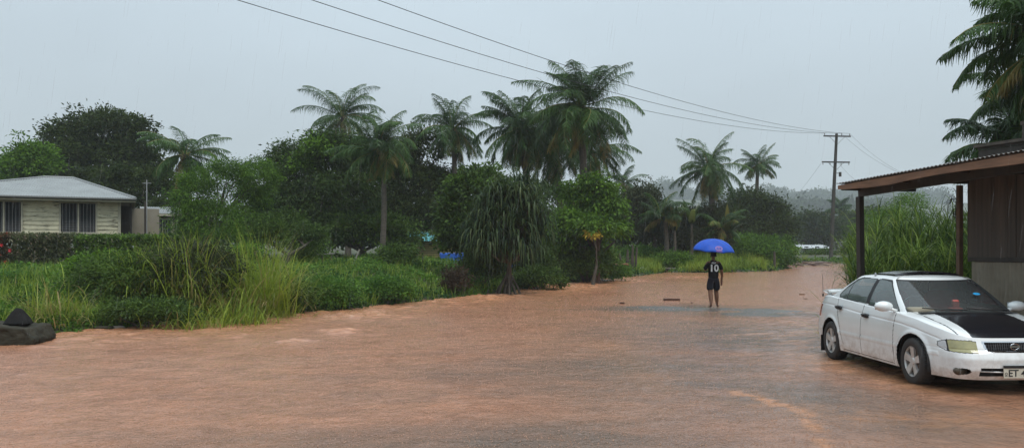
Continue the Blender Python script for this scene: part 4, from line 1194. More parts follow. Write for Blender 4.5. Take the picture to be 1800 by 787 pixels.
def tarp(label, px0, px1, py0, py1, Y, seed):
    x0_, x1_ = PX(px0, Y), PX(px1, Y); z0_, z1_ = PZ(py1, Y), PZ(py0, Y)
    nx_, nz_ = 14, 12; V = []
    for j in range(nz_ + 1):
        for i in range(nx_ + 1):
            u_, v_ = i / nx_, j / nz_
            sag = .08 * math.sin(u_ * 9 + seed) * (1 - v_ * .5)
            V.append(((x0_ + (x1_ - x0_) * (u_ + .06 * math.sin(v_ * 3 + seed) * (1 - v_))) - x0_, sag, (z0_ + (z1_ - z0_) * v_) - z0_ - .1 * (1 - v_) * math.sin(u_ * 3.14)))
    F_ = [(j * (nx_ + 1) + i, j * (nx_ + 1) + i + 1, (j + 1) * (nx_ + 1) + i + 1, (j + 1) * (nx_ + 1) + i) for j in range(nz_) for i in range(nx_)]
    b = MB(); b.add(V, F_)
    o = b.build('tarpaulin', M_blue, loc=(x0_, Y, z0_), smooth=True)
    md = o.modifiers.new('thickness', 'SOLIDIFY'); md.thickness = .006
    tag(o, label, 'tarpaulin', 'blue tarpaulins hung between the trees')
tarp('wide blue tarpaulin hanging left of the pandanus', 773, 818, 444, 476, 42, 1)
tarp('narrow bright blue tarpaulin just right of the pandanus stem', 895, 909, 438, 474, 40, 2)

# far buildings by the power pole
M_pale = mat('pale_wall', (.45, .45, .42), rough=.8)
M_whiteroof = mat('white_roof_iron', (.48, .50, .51), rough=.5, scale=1, col2=(.36, .38, .39))
def far_house(label, px0, px1, py_eave, py_ridge, py_base, Y, m):
    x0_, x1_ = PX(px0, Y), PX(px1, Y); w_ = x1_ - x0_; g = lz((x0_ + x1_) / 2, Y)
    ze, zr = PZ(py_eave, Y) - g, PZ(py_ridge, Y) - g
    t = empty('village_house', ((x0_ + x1_) / 2, Y, g), label, 'house', 'village houses beyond the power pole')
    b = MB(); b.box((0, 3, ze / 2 - .2), (w_ * .94, 5.4, ze + .4)); b.build('wall', M_pale, t)
    b = MB()
    corr(b, [(-w_ / 2, -.4, ze), (w_ / 2, -.4, ze), (w_ / 2, 3, zr), (-w_ / 2, 3, zr)], pitch=.3, amp=.03); corr(b, [(w_ / 2, 6.4, ze), (-w_ / 2, 6.4, ze), (-w_ / 2, 3, zr), (w_ / 2, 3, zr)], pitch=.3, amp=.03)
    b.build('roof', m, t)
    for k in (-.3, .05, .33):
        b = MB(); b.box((w_ * k, .27, ze * .55), (w_ * .13, .06, .9)); b.build('window', M_glass_dark, t)
far_house('long low white roofed house left of the power pole', 1408, 1462, 436, 430, 455, 112, M_whiteroof)
far_house('small pale roofed house right of the power pole', 1466, 1494, 426, 421, 450, 128, M_whiteroof)
far_house('low house peeping out between the verandah post and the pole bush', 1500, 1524, 430, 427, 445, 120, M_whiteroof)

# ------------------------------------------------------------------ power poles and wires
M_pole = mat('dark_treated_pole', (.06, .055, .045), rough=.8, scale=6, col2=(.03, .028, .024), stretch=(1, 1, .2))
M_wire = mat('wire', (.03, .03, .035), rough=.5)
M_ins = mat('insulator', (.25, .25, .24), rough=.3)
pole_a = Vector((PX(1460, 75), 75, lz(PX(1460, 75), 75)))
dirw = Vector((-49, -64.7, 0)).normalized(); perp = Vector((-dirw.y, dirw.x, 0))
def power_pole(loc, hgt, lean, label):
    t = empty('power_pole', loc, label, 'power pole', 'power poles of the overhead line')
    b = MB(); b.tube([(0, 0, -.5), (lean * .5, 0, hgt * .5), (lean, 0, hgt)], [.19, .16, .12], 12); b.build('pole_shaft', M_pole, t)
    cx = Vector((1, .12, 0)).normalized()
    pts = []
    for z_, half in ((hgt - .25, 1.3), (hgt - 2.6, 1.33)):
        c = Vector((lean * z_ / hgt, -.16, z_))
        b = MB(); b.beam(c - cx * half, c + cx * half, .1, .12); arm = b.build('crossarm', M_pole, t)
        br = MB()
        for s_ in (-1, 1): br.beam(c + cx * (s_ * .75) + Vector((0, 0, -.04)), c + Vector((0, .02, -.75)), .03, .02)
        br.build('brace', M_pole, arm)
        for q_ in ((-1, 1, .35) if z_ > hgt - 1 else (-1, 1, -.45, .4)):
            p_ = c + cx * (half * .93 * q_)
            ib = MB(); sgn = 1 if z_ > hgt - 1 else -1
            ib.tube([p_, p_ + Vector((0, 0, .1 * sgn)), p_ + Vector((0, 0, .14 * sgn)), p_ + Vector((0, 0, .24 * sgn))], [.02, .02, .05, .045], 8); ib.build('insulator', M_ins, arm)
            if z_ > hgt - 1: pts.append(Vector(loc) + p_ + Vector((0, 0, .25)))
    b = MB(); zz = hgt - 3.7
    b.tube([(lean + .28, -.1, zz - .2), (lean + .28, -.1, zz + .2)], .12, 10); b.beam((lean * .7, -.05, zz + .1), (lean + .2, -.1, zz + .1), .05, .05)
    b.build('fuse_box', M_pole, t)
    return pts
Hp = PZ(235, 75) - pole_a.z
ptsA = power_pole(pole_a, Hp, .55, 'dark wooden power pole with two crossarms at the road bend')
pb = Vector((-20.0, 10.3, 0)); pb.z = lz(pb.x, pb.y)
ptsB = power_pole(pb, 10.2 - pb.z, .1, 'nearer power pole of the same line beside the road')
def wire(a, b_, sag, label, r=.013, grp='overhead power wires', mid=None):
    a = Vector(a); b_ = Vector(b_); n = 40; pts = []
    for i in range(n + 1):
        s_ = i / n; p_ = a.lerp(b_, s_); p_.z -= 4 * sag * s_ * (1 - s_); pts.append(p_ - a)
    w = MB(); w.tube(pts, r, 5, cap=False); o = w.build('power_wire', M_wire, loc=a); tag(o, label, 'wire', grp)
def wire_end(px0, px1, py1, start):
    """other end of a wire that leaves the top of the frame at px0 and passes (px1, py1)"""
    return None
order = sorted(ptsA, key=lambda p_: p_.x); orderB = sorted(ptsB, key=lambda p_: p_.x)
# lowest wire: passes (940,148) and leaves at (420,0); the others leave at 490 and 553
ends = [Vector((-20.0, 10.3, 10.34)), Vector((-18.2, 10.3, 10.5)), Vector((-16.6, 10.3, 10.75))]
labs = ['lowest of the three overhead wires crossing the sky', 'middle one of the three overhead wires crossing the sky', 'topmost of the three overhead wires crossing the sky']
for i in range(3):
    wire(order[i] if i < 2 else order[2], ends[i], 1.8 - .1 * i, labs[i])
tgt = [P(1700, 338, 52), P(1740, 335, 50), P(1640, 330, 58), P(1300, 395, 110)]
srcs = [order[2], order[1], pole_a + Vector((.7, -.1, Hp - 2.7)), pole_a + Vector((-.9, -.1, Hp - 2.7))]
for i in range(4):
    wire(srcs[i], tgt[i], 1.0 + .3 * i, ['thin wire falling right from the top crossarm end', 'thin wire falling right from the pole top middle', 'service wire from the lower crossarm to the right', 'faint service wire from the lower crossarm going left'][i], r=.008)

# ------------------------------------------------------------------ shed with verandah, right
M_orange = mat('reddish_raw_timber', (.31, .165, .09), rough=.65, scale=3.0, col2=(.06, .036, .025), stretch=(.5, 1, 3.5), contrast=.9, bump=.2)
M_plank = mat('brown_wall_planks', (.125, .10, .078), rough=.75, scale=3.5, col2=(.028, .023, .019), stretch=(2.2, 1, .07), contrast=.7, bump=.4)
M_rust = mat('old_corrugated_sheet', (.33, .30, .23), rough=.6, metal=.1, scale=2.5, col2=(.16, .13, .09), contrast=.9)
M_roofold = mat('dull_roof_sheet', (.22, .21, .20), rough=.5, metal=.3, scale=3, col2=(.10, .085, .07), contrast=.9)
SA = Vector((PX(1475, 14.5), 14.5, 0)); sv = Vector((1.08, -3.5, 0)).normalized(); sang = math.atan2(sv.y, sv.x)
sgz = 0.0
shed = empty('roadside_shed', (SA.x, SA.y, sgz), 'old timber shed with corrugated verandah roof over the parked car', 'shed', rz=sang)
# local x runs along the eave towards the camera, local y is away from the road (+)
EL = 7.2; zA = 2.90; zB = 3.06; WV = 1.6
def ez_(u): return zA + (zB - zA) * u / 3.67
b = MB()
n = int(EL / .076) * 6; t_ = np.linspace(0, EL, n + 1); wv = np.sin(t_ / .076 * 2 * np.pi) * .011
lo = np.stack([t_, 0 * t_ - .06, ez_(t_) + wv + .02], 1); hi = np.stack([t_, 0 * t_ + WV + .25, ez_(t_) + wv + .04], 1)
i = np.arange(n); m_ = n + 1; V = np.concatenate([lo, hi, lo - [0, 0, .003], hi - [0, 0, .003]])
b.add(V, np.concatenate([np.stack([i, i + 1, i + 1 + m_, i + m_], 1), np.stack([i + 2 * m_, i + 3 * m_, i + 1 + 3 * m_, i + 1 + 2 * m_], 1), np.stack([i, i + 2 * m_, i + 1 + 2 * m_, i + 1], 1)]))
b.build('verandah_roof', M_roofold, shed)
b = MB(); nn_ = 30; V = []
for i in range(nn_ + 1):
    u_ = i / nn_ * EL; dpt = .08 + .05 * min(1, u_ / 1.2) + .02 * math.sin(u_ * 2.1)
    for yy in (-.03, .01): V += [(u_, yy, ez_(u_) - .012), (u_, yy, ez_(u_) - dpt)]
Fq = []
for i in range(nn_):
    a = i * 4; Fq += [(a, a + 1, a + 5, a + 4), (a + 2, a + 6, a + 7, a + 3), (a + 1, a + 3, a + 7, a + 5), (a, a + 4, a + 6, a + 2)]
Fq += [(0, 2, 3, 1)]
b.add(V, Fq); b.build('fascia_board', M_orange, shed)
b = MB(); b.beam((.03, .42, zA - .13), (EL, .42, zB + .02), .09, .14); b.build('header_beam', M_darkwood, shed)
for u_ in (.05, 1.2, 2.4, 3.6, 4.8, 6.0):
    b = MB(); b.beam((u_, .02, ez_(u_) - .05), (u_, WV, ez_(u_) - .04), .05, .10); b.build('rafter', M_darkwood, shed)
b = MB(); b.beam((.06, .43, -.2), (.02, .42, zA - .2), .095, .095, up=(1, 0, 0)); b.build('post', M_darkwood, shed)
b = MB(); b.beam((6.6, .42, -.2), (6.6, .42, ez_(6.6) - .2), .12, .12, up=(1, 0, 0)); b.build('post', M_darkwood, shed)
b = MB(); b.beam((1.06, WV - .02, -.1), (1.06, WV - .02, zA - .05), .08, .07, up=(1, 0, 0)); b.build('post', mat('brown_post', (.17, .10, .06), rough=.7, scale=4, col2=(.07, .045, .03)), shed)['label'] = 'reddish corner post of the shed wall'
# plank wall with uneven boards and a gap by the corner post
u_ = 1.20; pr = np.random.default_rng(8); b = MB(); seam = H - 16 / F * 13.3
while u_ < EL - .1:
    w_ = pr.uniform(.13, .19)
    b.box((u_ + w_ / 2, WV + pr.uniform(-.006, .012), (seam + zA + .1) / 2), (w_ - .006, .025, zA + .1 - seam), tint=pr.random())
    u_ += w_
wl = b.build('plank_wall', M_plank, shed)
b = MB(); b.box((EL / 2 + .6, WV - .03, seam), (EL - 1.3, .04, .07)); b.build('rail', M_darkwood, shed)
for (ua, ub, za, zb, nm) in ((1.30, 2.62, -.1, seam - .04, 0), (3.3, EL - .1, -.1, seam - .03, 0)):
    b = MB(); n = int((ub - ua) / .076) * 6; t_ = np.linspace(ua, ub, n + 1); wv = np.sin(t_ / .076 * 2 * np.pi) * .009
    V = np.concatenate([np.stack([t_, WV - .02 + wv, 0 * t_ + za], 1), np.stack([t_, WV - .02 + wv, 0 * t_ + zb], 1)]); i = np.arange(n)
    b.add(V, np.stack([i, i + 1, i + 2 + n, i + 1 + n], 1)); b.build('corrugated_panel', M_rust, shed, smooth=True)
b = MB(); b.box((2.96, WV - .0, (seam - .55) / 2), (.68, .03, seam - .55)); b.build('lower_board', M_rust, shed)
b = MB(); b.box((2.96, WV - .05, seam - .52), (.72, .14, .045)); b.build('counter_ledge', M_darkwood, shed)
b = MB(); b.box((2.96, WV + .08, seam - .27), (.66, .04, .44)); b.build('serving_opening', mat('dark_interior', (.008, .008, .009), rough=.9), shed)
b = MB(); b.box((2.62, WV - .05, seam - .15), (.13, .02, .16)); b.build('blue_rag', M_blue, shed)
# back of the shed and stepped upper wall
b = MB(); b.box((EL / 2 + .63, WV + 1.9, 1.4), (EL - 1.3, 3.6, 3.0)); bw = b.build('inner_wall', M_darkwood, shed)
for (ua, ub, za, zb) in ((1.15, 2.05, 2.93, 3.48), (2.05, EL, 2.93, 3.74)):
    b = MB(); z_ = za; pr2 = np.random.default_rng(int(ua * 10))
    while z_ < zb - .02:
        hh = min(.17, zb - z_); b.box(((ua + ub) / 2 + pr2.uniform(-.02, .02), WV + .3 + pr2.uniform(0, .02), z_ + hh / 2), (ub - ua, .03, hh - .006)); z_ += hh
    b.build('upper_boards', M_darkwood, shed)
b = MB(); b.box((1.6, WV + .29, 3.51), (1.0, .12, .05)); b.box((4.65, WV + .29, 3.77), (5.3, .12, .06)); b.box((2.06, WV + .29, 3.63), (.07, .1, .24)); b.build('capping', M_plank, shed)
b = MB()
corr(b, [(1.1, WV + .35, 3.4), (EL, WV + .35, 3.4), (EL, WV + 4, 3.1), (1.1, WV + 4, 3.1)]); b.build('main_roof', M_roofold, shed)
# rough thatch ends and rags sticking out at the corner under the eave
b = MB(); pr = np.random.default_rng(3); n = 60
blades(b, np.tile([1.0, WV - .05, 2.55], (n, 1)) + pr.normal(size=(n, 3)) * [.05, .05, .14], pr.uniform(1.8, 4.2, n), pr.uniform(.12, .38, n), .02, pr.uniform(1.0, 1.9, n), pr, pr.uniform(.5, 1, n), seg=3)
b.build('thatch_remnant', M_darkwood, shed)
# ------------------------------------------------------------------ the white saloon
def paint(name, col, rough=.25, coat=.8, dirt=(.30, .24, .19)):
    m = bpy.data.materials.new(name); m.use_nodes = True
    t = m.node_tree; L = t.links; bs = t.nodes['Principled BSDF']
    co = t.nodes.new('ShaderNodeTexCoord'); sp = t.nodes.new('ShaderNodeSeparateXYZ'); L.new(co.outputs['Object'], sp.inputs[0])
    mr_ = t.nodes.new('ShaderNodeMapRange'); mr_.inputs['From Min'].default_value = .62; mr_.inputs['From Max'].default_value = .12
    L.new(sp.outputs['Z'], mr_.inputs['Value'])
    n = t.nodes.new('ShaderNodeTexNoise'); n.inputs['Scale'].default_value = 7; n.inputs['Detail'].default_value = 8; n.inputs['Roughness'].default_value = .75
    L.new(co.outputs['Object'], n.inputs['Vector'])
    r = t.nodes.new('ShaderNodeMapRange'); r.inputs['From Min'].default_value = .42; r.inputs['From Max'].default_value = .75
    L.new(n.outputs[0], r.inputs['Value'])
    mu = t.nodes.new('ShaderNodeMath'); mu.operation = 'MULTIPLY'; L.new(mr_.outputs[0], mu.inputs[0]); L.new(r.outputs[0], mu.inputs[1])
    ad = t.nodes.new('ShaderNodeMath'); ad.operation = 'MULTIPLY_ADD'; L.new(r.outputs[0], ad.inputs[0]); ad.inputs[1].default_value = .05; L.new(mu.outputs[0], ad.inputs[2])
    mx_ = t.nodes.new('ShaderNodeMix'); mx_.data_type = 'RGBA'; L.new(ad.outputs[0], mx_.inputs['Factor'])
    mx_.inputs['A'].default_value = (*col, 1); mx_.inputs['B'].default_value = (*dirt, 1)
    L.new(mx_.outputs['Result'], bs.inputs['Base Color'])
    bs.inputs['Roughness'].default_value = rough; bs.inputs['Coat Weight'].default_value = coat; bs.inputs['Coat Roughness'].default_value = .12
    return m
M_white = paint('white_car_paint', (.76, .79, .79))
M_black = paint('black_bonnet_paint', (.010, .010, .013), rough=.22, coat=.35, dirt=(.03, .03, .03))
M_gap = mat('black_rubber', (.012, .012, .013), rough=.6)
M_tyre = mat('tyre_rubber', (.02, .02, .021), rough=.75, scale=9, col2=(.035, .03, .026))
M_rim = mat('alloy_wheel', (.68, .68, .67), rough=.35, metal=.35, scale=9, col2=(.42, .40, .37))
M_chrome = mat('chrome_trim', (.65, .66, .68), rough=.12, metal=1)
M_plate = mat('number_plate', (.62, .60, .50), rough=.4)
M_ink = mat('plate_lettering', (.03, .03, .03), rough=.5)
M_lens = mat('yellowed_headlight_lens', (.40, .38, .17), rough=.12, scale=14, col2=(.22, .21, .10), contrast=.8, coat=1)
M_clear = mat('clear_indicator_lens', (.62, .64, .66), rough=.08, scale=20, col2=(.38, .40, .42), contrast=.9, coat=1)
M_seat = mat('beige_seat', (.32, .29, .22), rough=.9)
M_red = mat('red_seat_cover', (.42, .05, .04), rough=.8)
M_dash = mat('dark_dashboard', (.05, .05, .05), rough=.6)
def glassmat(name, tintc, op):
    m = bpy.data.materials.new(name); m.use_nodes = True
    t = m.node_tree; L = t.links; bs = t.nodes['Principled BSDF']
    bs.inputs['Base Color'].default_value = (*tintc, 1); bs.inputs['Roughness'].default_value = .03; bs.inputs['IOR'].default_value = 1.5
    tr = t.nodes.new('ShaderNodeBsdfTransparent'); tr.inputs[0].default_value = (.72, .80, .78, 1)
    gl = t.nodes.new('ShaderNodeBsdfGlossy'); gl.inputs['Roughness'].default_value = .03
    fr = t.nodes.new('ShaderNodeFresnel'); fr.inputs['IOR'].default_value = 1.55
    m1 = t.nodes.new('ShaderNodeMixShader'); m1.inputs[0].default_value = op; L.new(tr.outputs[0], m1.inputs[1]); L.new(bs.outputs[0], m1.inputs[2])
    m2 = t.nodes.new('ShaderNodeMixShader'); L.new(fr.outputs[0], m2.inputs[0]); L.new(m1.outputs[0], m2.inputs[1]); L.new(gl.outputs[0], m2.inputs[2])
    L.new(m2.outputs[0], t.nodes['Material Output'].inputs['Surface'])
    return m
M_glass = glassmat('car_glass', (.22, .28, .27), .42)
M_wglass = glassmat('windscreen_glass', (.30, .33, .33), .17)

car = empty('white_saloon_car', (6.01, 12.07, 0.0), 'white saloon car with black bonnet standing in the floodwater beside the shed', 'car', rz=R(-88.3))
FX, RX, WR = 1.268, -1.268, .305
def interp(x, tab):
    xs_, ys_ = zip(*tab)
    return np.interp(x, xs_, ys_)
def smooth_tab(tab, n=400, w=.18):
    xs_ = np.linspace(tab[0][0], tab[-1][0], n); ys_ = interp(xs_, tab)
    k = max(1, int(w / (xs_[1] - xs_[0]))); ker = np.hanning(2 * k + 3)[1:-1]; ker /= ker.sum()
    yp = np.pad(ys_, (len(ker) // 2,), 'edge')
    return list(zip(xs_, np.convolve(yp, ker, 'valid')))
ZSH = smooth_tab([(-2.3, .93), (-2.05, .985), (-1.5, 1.0), (-1.0, .985), (0, .93), (.9, .90), (1.3, .86), (1.75, .775), (2.0, .70), (2.15, .655), (2.3, .64)])
FEXT = smooth_tab([(.10, 2.02), (.20, 2.10), (.30, 2.16), (.44, 2.165), (.50, 2.14), (.56, 2.10), (.64, 2.065), (.75, 2.02), (1.1, 1.9)], w=.03)
REXT = smooth_tab([(.10, 2.12), (.20, 2.19), (.34, 2.27), (.52, 2.28), (.58, 2.24), (.80, 2.20), (.93, 2.15), (1.1, 2.08)], w=.03)
BW = smooth_tab([(.10, .77), (.17, .80), (.25, .825), (.40, .842), (.60, .846), (.72, .838), (.80, .825), (.90, .795), (1.05, .74)], w=.05)
def plan(n, e):
    th = np.linspace(0, 2 * np.pi, 6001)
    ex = np.sign(np.cos(th)) * np.abs(np.cos(th)) ** (2 / e); ey = np.sign(np.sin(th)) * np.abs(np.sin(th)) ** (2 / e)
    d = np.concatenate([[0], np.cumsum(np.hypot(np.diff(ex * 2.15), np.diff(ey * .84)))])
    s_ = np.linspace(0, d[-1], n + 1)[:-1]
    return np.interp(s_, d, ex), np.interp(s_, d, ey)
NP = 1040
ex, ey = plan(NP, 5.5)
def side_pt(ex, ey, t):
    z = .17 + t * .6
    for _ in range(6):
        x = np.where(ex > 0, ex * interp(z, FEXT), ex * interp(z, REXT))
        zs = interp(x, ZSH)
        # bumper bottoms rise a little at the ends
        zb = .185 + .0 * x
        z = zb + t * (zs - zb)
    y = ey * interp(z, BW) * (1 - .055 * sstep(.7, 2.15, x) - .02 * sstep(.9, 2.2, -x))
    # wheel arch lips and belt crease
    for ax in (FX, RX):
        r_ = np.hypot(x - ax, z - .31)
        y = y + np.sign(y) * .014 * np.exp(-((r_ - .37) / .035) ** 2) * (np.abs(ey) > .8)
    y = y - np.sign(y) * .007 * np.exp(-((z - (interp(x, ZSH) - .12)) / .008) ** 2) * (np.abs(ey) > .9)
    y = y + np.sign(y) * .006 * (np.exp(-((z - .47) / .028) ** 4)) * (np.abs(ey) > .93) * (np.abs(x) < 1.9)
    x = x - np.sign(x) * .008 * np.exp(-((z - .545) / .010) ** 2) * (np.abs(ey) < .97)
    return x, y, z
NT = 78
rows = []
for j in range(NT + 1):
    x, y, z = side_pt(ex, ey, j / NT); rows.append(np.stack([x, y, z], 1))
# deck: from the shoulder in towards the spine
NK = 66
xs0, ys0, zs0 = rows[-1].T
for j in range(1, NK + 1):
    k = j / NK; kk = k
    xt = np.clip(xs0, -1.35, 1.35)
    x = xs0 + (xt - xs0) * kk; y = ys0 * (1 - kk)
    edge = 1 - (1 - np.clip(k / .16, 0, 1)) ** 2
    bulge = np.where(x > 0, .030, .020)
    z = interp(x, ZSH) + .022 * edge + bulge * (1 - (1 - k) ** 2)
    rows.append(np.stack([x, y, z], 1))
V = np.concatenate(rows); NR = len(rows)
ii = np.arange(NP); jj = np.arange(NR - 1)
A = (jj[:, None] * NP + ii[None]); B = (jj[:, None] * NP + (ii[None] + 1) % NP)
Q = np.stack([A, B, B + NP, A + NP], -1).reshape(-1, 4)
rowi = np.repeat(jj, NP)
C = V[Q].mean(1); cx_, cy_, cz_ = C.T
isdeck = rowi >= NT
sideface = (~isdeck) & (np.abs(cy_) > .70)
front = (~isdeck) & (cx_ > 1.6) & ~((np.abs(cy_) > .70) & (cx_ < 1.9))
# classes: 0 body, others removed to parts
cls = np.zeros(len(Q), int)
for ax in (FX, RX):
    arch = (np.hypot(cx_ - ax, cz_ - .31) < .362) & (np.abs(cy_) > .5) & (cz_ < .75) & (~isdeck)
    cls[arch] = -1
cabin = isdeck & (np.abs(cy_) < .70) & (cx_ < 1.12 - .18 * (cy_ / .7) ** 2) & (cx_ > -1.62)
cls[cabin] = -1
hood = isdeck & (np.abs(cy_) < .475 + .0 * cx_) & (cx_ > .95) & (cx_ < 2.06)
cls[hood & (cls == 0)] = 1
HB = (np.abs(np.abs(cy_) - (.66 - .06 * sstep(1.2, 2.1, cx_))) < .0075) & isdeck & (cx_ > .95)
cls[HB & (cls == 0)] = 2
# lamps and front openings, defined on the nose by (|y|, z)
ay = np.abs(cy_)
fr_ = (~isdeck) & (cx_ > 1.35)
def fpoly(pts): return inside(ay, cz_, pts) & fr_
nose_top = interp(cx_, ZSH)
arcx = cx_ - 1.9
wrp = np.clip((1.93 - cx_) / .19, 0, 1) ** 2; inn = np.clip((.52 - ay) / .08, 0, 1) ** 2
zl_ = .514 + .018 * sstep(.6, .8, ay) + .045 * wrp; zh_ = .650 + .02 * sstep(.6, .85, ay) - .050 * wrp - .016 * inn
hl = fr_ & (ay > .445) & (cz_ > zl_) & (cz_ < zh_) & (cx_ > 1.74)
ind = hl & (ay > .695)
cls[hl] = 3; cls[ind] = 4
rim = fr_ & (ay > .438) & (cz_ > zl_ - .008) & (cz_ < zh_ + .008) & (cx_ > 1.73) & ~hl
cls[rim & (cz_ < nose_top - .012)] = 2
div = hl & (np.abs(ay - .695) < .006); cls[div] = 2
gr = fr_ & (ay < .36 - .25 * (.655 - cz_)) & (cz_ > .535) & (cz_ < .638)
cls[gr] = -1
grl = fr_ & (ay < .385 - .2 * (.655 - cz_)) & (cz_ > .520) & (cz_ < .652) & ~gr
cls[grl] = 5
intake = fr_ & (ay < .44) & (cz_ > .235) & (cz_ < .335)
cls[intake] = -1
fog = fr_ & (((ay - .60) / .068) ** 2 + ((cz_ - .285) / .040) ** 2 < 1); cls[fog] = -1
tl = (~isdeck) & (cx_ < -1.78) & (ay > .42) & (cz_ > .66) & (cz_ < .86) & ((cx_ < -1.93) | (ay > .7)); cls[tl] = 6
# window sill trim and door gaps on the flanks
def gapline(x0, z0, x1, z1, w=.006):
    d = seg_dist(cx_, cz_, [(x0, z0), (x1, z1)]); return (d < w) & sideface
gaps = np.zeros(len(Q), bool)
for a in ((.80, .25, .80, .90), (-.18, .22, -.18, .95), (-.93, .62, -1.13, .99), (-.80, .30, -.93, .62), (-.80, .22, .80, .22)): gaps |= gapline(*a)
gaps &= (cls == 0); cls[gaps] = 2
door = {}
fd = sideface & (cls == 0) & (cx_ > -.18) & (cx_ < .80) & (cz_ > .22)
rd_ = sideface & (cls == 0) & (cx_ < -.18) & inside(cx_, cz_, [(-.18, .22), (-.80, .22), (-.80, .30), (-.93, .62), (-1.13, 1.05), (-.18, 1.05)])
cls[fd & (cy_ < 0)] = 10; cls[fd & (cy_ > 0)] = 11; cls[rd_ & (cy_ < 0)] = 12; cls[rd_ & (cy_ > 0)] = 13
bm = fr_ & (cz_ < .50) | ((~isdeck) & (cx_ < -1.75) & (cz_ < .58))
bmp = bm & (cls == 0) & ((cx_ > 1.66) | (cx_ < -1.66))
cls[bmp & (cx_ > 0)] = 14; cls[bmp & (cx_ < 0)] = 15
tr_ = isdeck & (cls == 0) & (cx_ < -1.66) & (ay < .64); cls[tr_] = 16
tg = isdeck & (np.abs(ay - .645) < .005) & (cx_ < -1.2); cls[tg & (cls == 0)] = 2
def sub(name, sel, m, parent, smooth=True):
    q_ = Q[sel]
    if len(q_) == 0: return None
    u_, inv = np.unique(q_, return_inverse=True)
    b = MB(); b.add(V[u_], inv.reshape(-1, 4)); return b.build(name, m, parent, smooth)
# body keeps white faces, gap lines as black
u_, inv = np.unique(Q[(cls == 0) | (cls == 2)], return_inverse=True)
b = MB(); b.add(V[u_], inv.reshape(-1, 4), mat=(cls[(cls == 0) | (cls == 2)] == 2).astype(int)); body = b.build('body', [M_white, M_gap], car, True)
hoodo = sub('bonnet', cls == 1, M_black, car); hoodo['label'] = 'black painted bonnet panel'
for s_ in (-1, 1):
    hl_ = sub('headlight', (cls == 3) & (cy_ * s_ > 0), M_lens, car); sub('indicator_lens', (cls == 4) & (cy_ * s_ > 0), M_clear, hl_)
    sub('tail_light', (cls == 6) & (cy_ * s_ > 0), mat('tail_lens', (.35, .02, .02), rough=.15), car)
for c_, nm in ((10, 'front_door'), (11, 'front_door'), (12, 'rear_door'), (13, 'rear_door')):
    d_ = sub(nm, cls == c_, M_white, car)
    sg = -1 if c_ in (10, 12) else 1
    hx, hz_ = (-.02, .80) if c_ < 12 else (-.93, .855)
    hb = MB()
    yy = sg * .832
    hb.tube([(hx - .07, yy, hz_), (hx - .06, yy + sg * .012, hz_), (hx + .06, yy + sg * .012, hz_), (hx + .07, yy, hz_)], [.022, .030, .030, .022], 12)
    hb.beam((hx - .075, yy + sg * .036, hz_ + .012), (hx + .075, yy + sg * .036, hz_ + .012), .02, .02)
    hb.build('door_handle', M_gap, d_, True)
sub('front_bumper', cls == 14, M_white, car); sub('rear_bumper', cls == 15, M_white, car)
bt = sub('boot_lid', cls == 16, M_white, car)
# spoiler
b = MB(); pts = [(-2.0, y_, 1.045 + .03 * (1 - (y_ / .68) ** 2)) for y_ in np.linspace(-.60, .60, 21)]
V2 = []
for (x_, y_, z_) in pts:
    e_ = .25 if abs(y_) > .6 else 1
    V2 += [(-1.86, y_, z_ - .005), (-1.93, y_, z_ + .022 * e_), (-2.10, y_, z_ + .028 * e_), (-2.12, y_, z_ + .01), (-2.02, y_, z_ - .02), (-1.9, y_, z_ - .03)]
Fq = [(i * 6 + k, i * 6 + (k + 1) % 6, (i + 1) * 6 + (k + 1) % 6, (i + 1) * 6 + k) for i in range(20) for k in range(6)] + [tuple(range(6)), tuple(120 + k for k in range(5, -1, -1))]
b.add(V2, Fq)
for y_ in (-.55, .55): b.box((-1.98, y_, 1.015), (.10, .05, .06))
b.build('spoiler', M_white, car, True)
# grille, emblem, intake, plate
gx_ = 2.045
b = MB()
b.add([(gx_ - .04, -.40, .53), (gx_ - .04, .40, .53), (gx_ - .06, .40, .66), (gx_ - .06, -.40, .66)], [(0, 1, 2, 3)])
gro = b.build('grille', M_gap, car)
b = MB()
for i in range(27):
    y_ = -.338 + i * .026; bx_ = 2.085 - .16 * (y_ / .8) ** 2 * 1.2
    b.beam((bx_, y_, .54), (bx_ - .02, y_, .635), .006, .008, up=(0, 1, 0))
for z_ in (.565, .60):
    for s_ in (-1, 1): b.beam((2.078, 0, z_), (2.045, s_ * .33, z_), .006, .006)
b.build('grille_slats', mat('dark_plastic_slats', (.07, .07, .075), rough=.35), gro)
sub('grille_surround', cls == 5, M_chrome, gro)
b = MB(); cxe = 2.108
b.tube([(cxe, .052 * math.cos(a), .590 + .036 * math.sin(a)) for a in np.linspace(0, 2 * math.pi, 29)], .006, 6, cap=False)
b.box((cxe, 0, .590), (.014, .130, .018)); b.build('emblem', M_chrome, gro)
b = MB(); b.add([(2.02, -.47, .22), (2.02, .47, .22), (2.02, .47, .35), (2.02, -.47, .35)], [(0, 1, 2, 3)])
b.box((1.9, 0, .28), (.02, 1.1, .2)); it = b.build('lower_intake', M_gap, car)
b = MB()
b.tube([(2.155 - .10 * (y_ / .45) ** 2, y_, .287) for y_ in np.linspace(-.44, .44, 15)], .009, 6); b.build('intake_bar', M_white, it)
pz, px_ = .285, 2.185
b = MB(); b.box((px_, 0, pz), (.012, .37, .125)); pl = b.build('number_plate', M_plate, car)
b = MB(); b.box((px_ + .002, 0, pz + .072), (.02, .37, .03)); b.build('plate_frame', M_gap, pl)
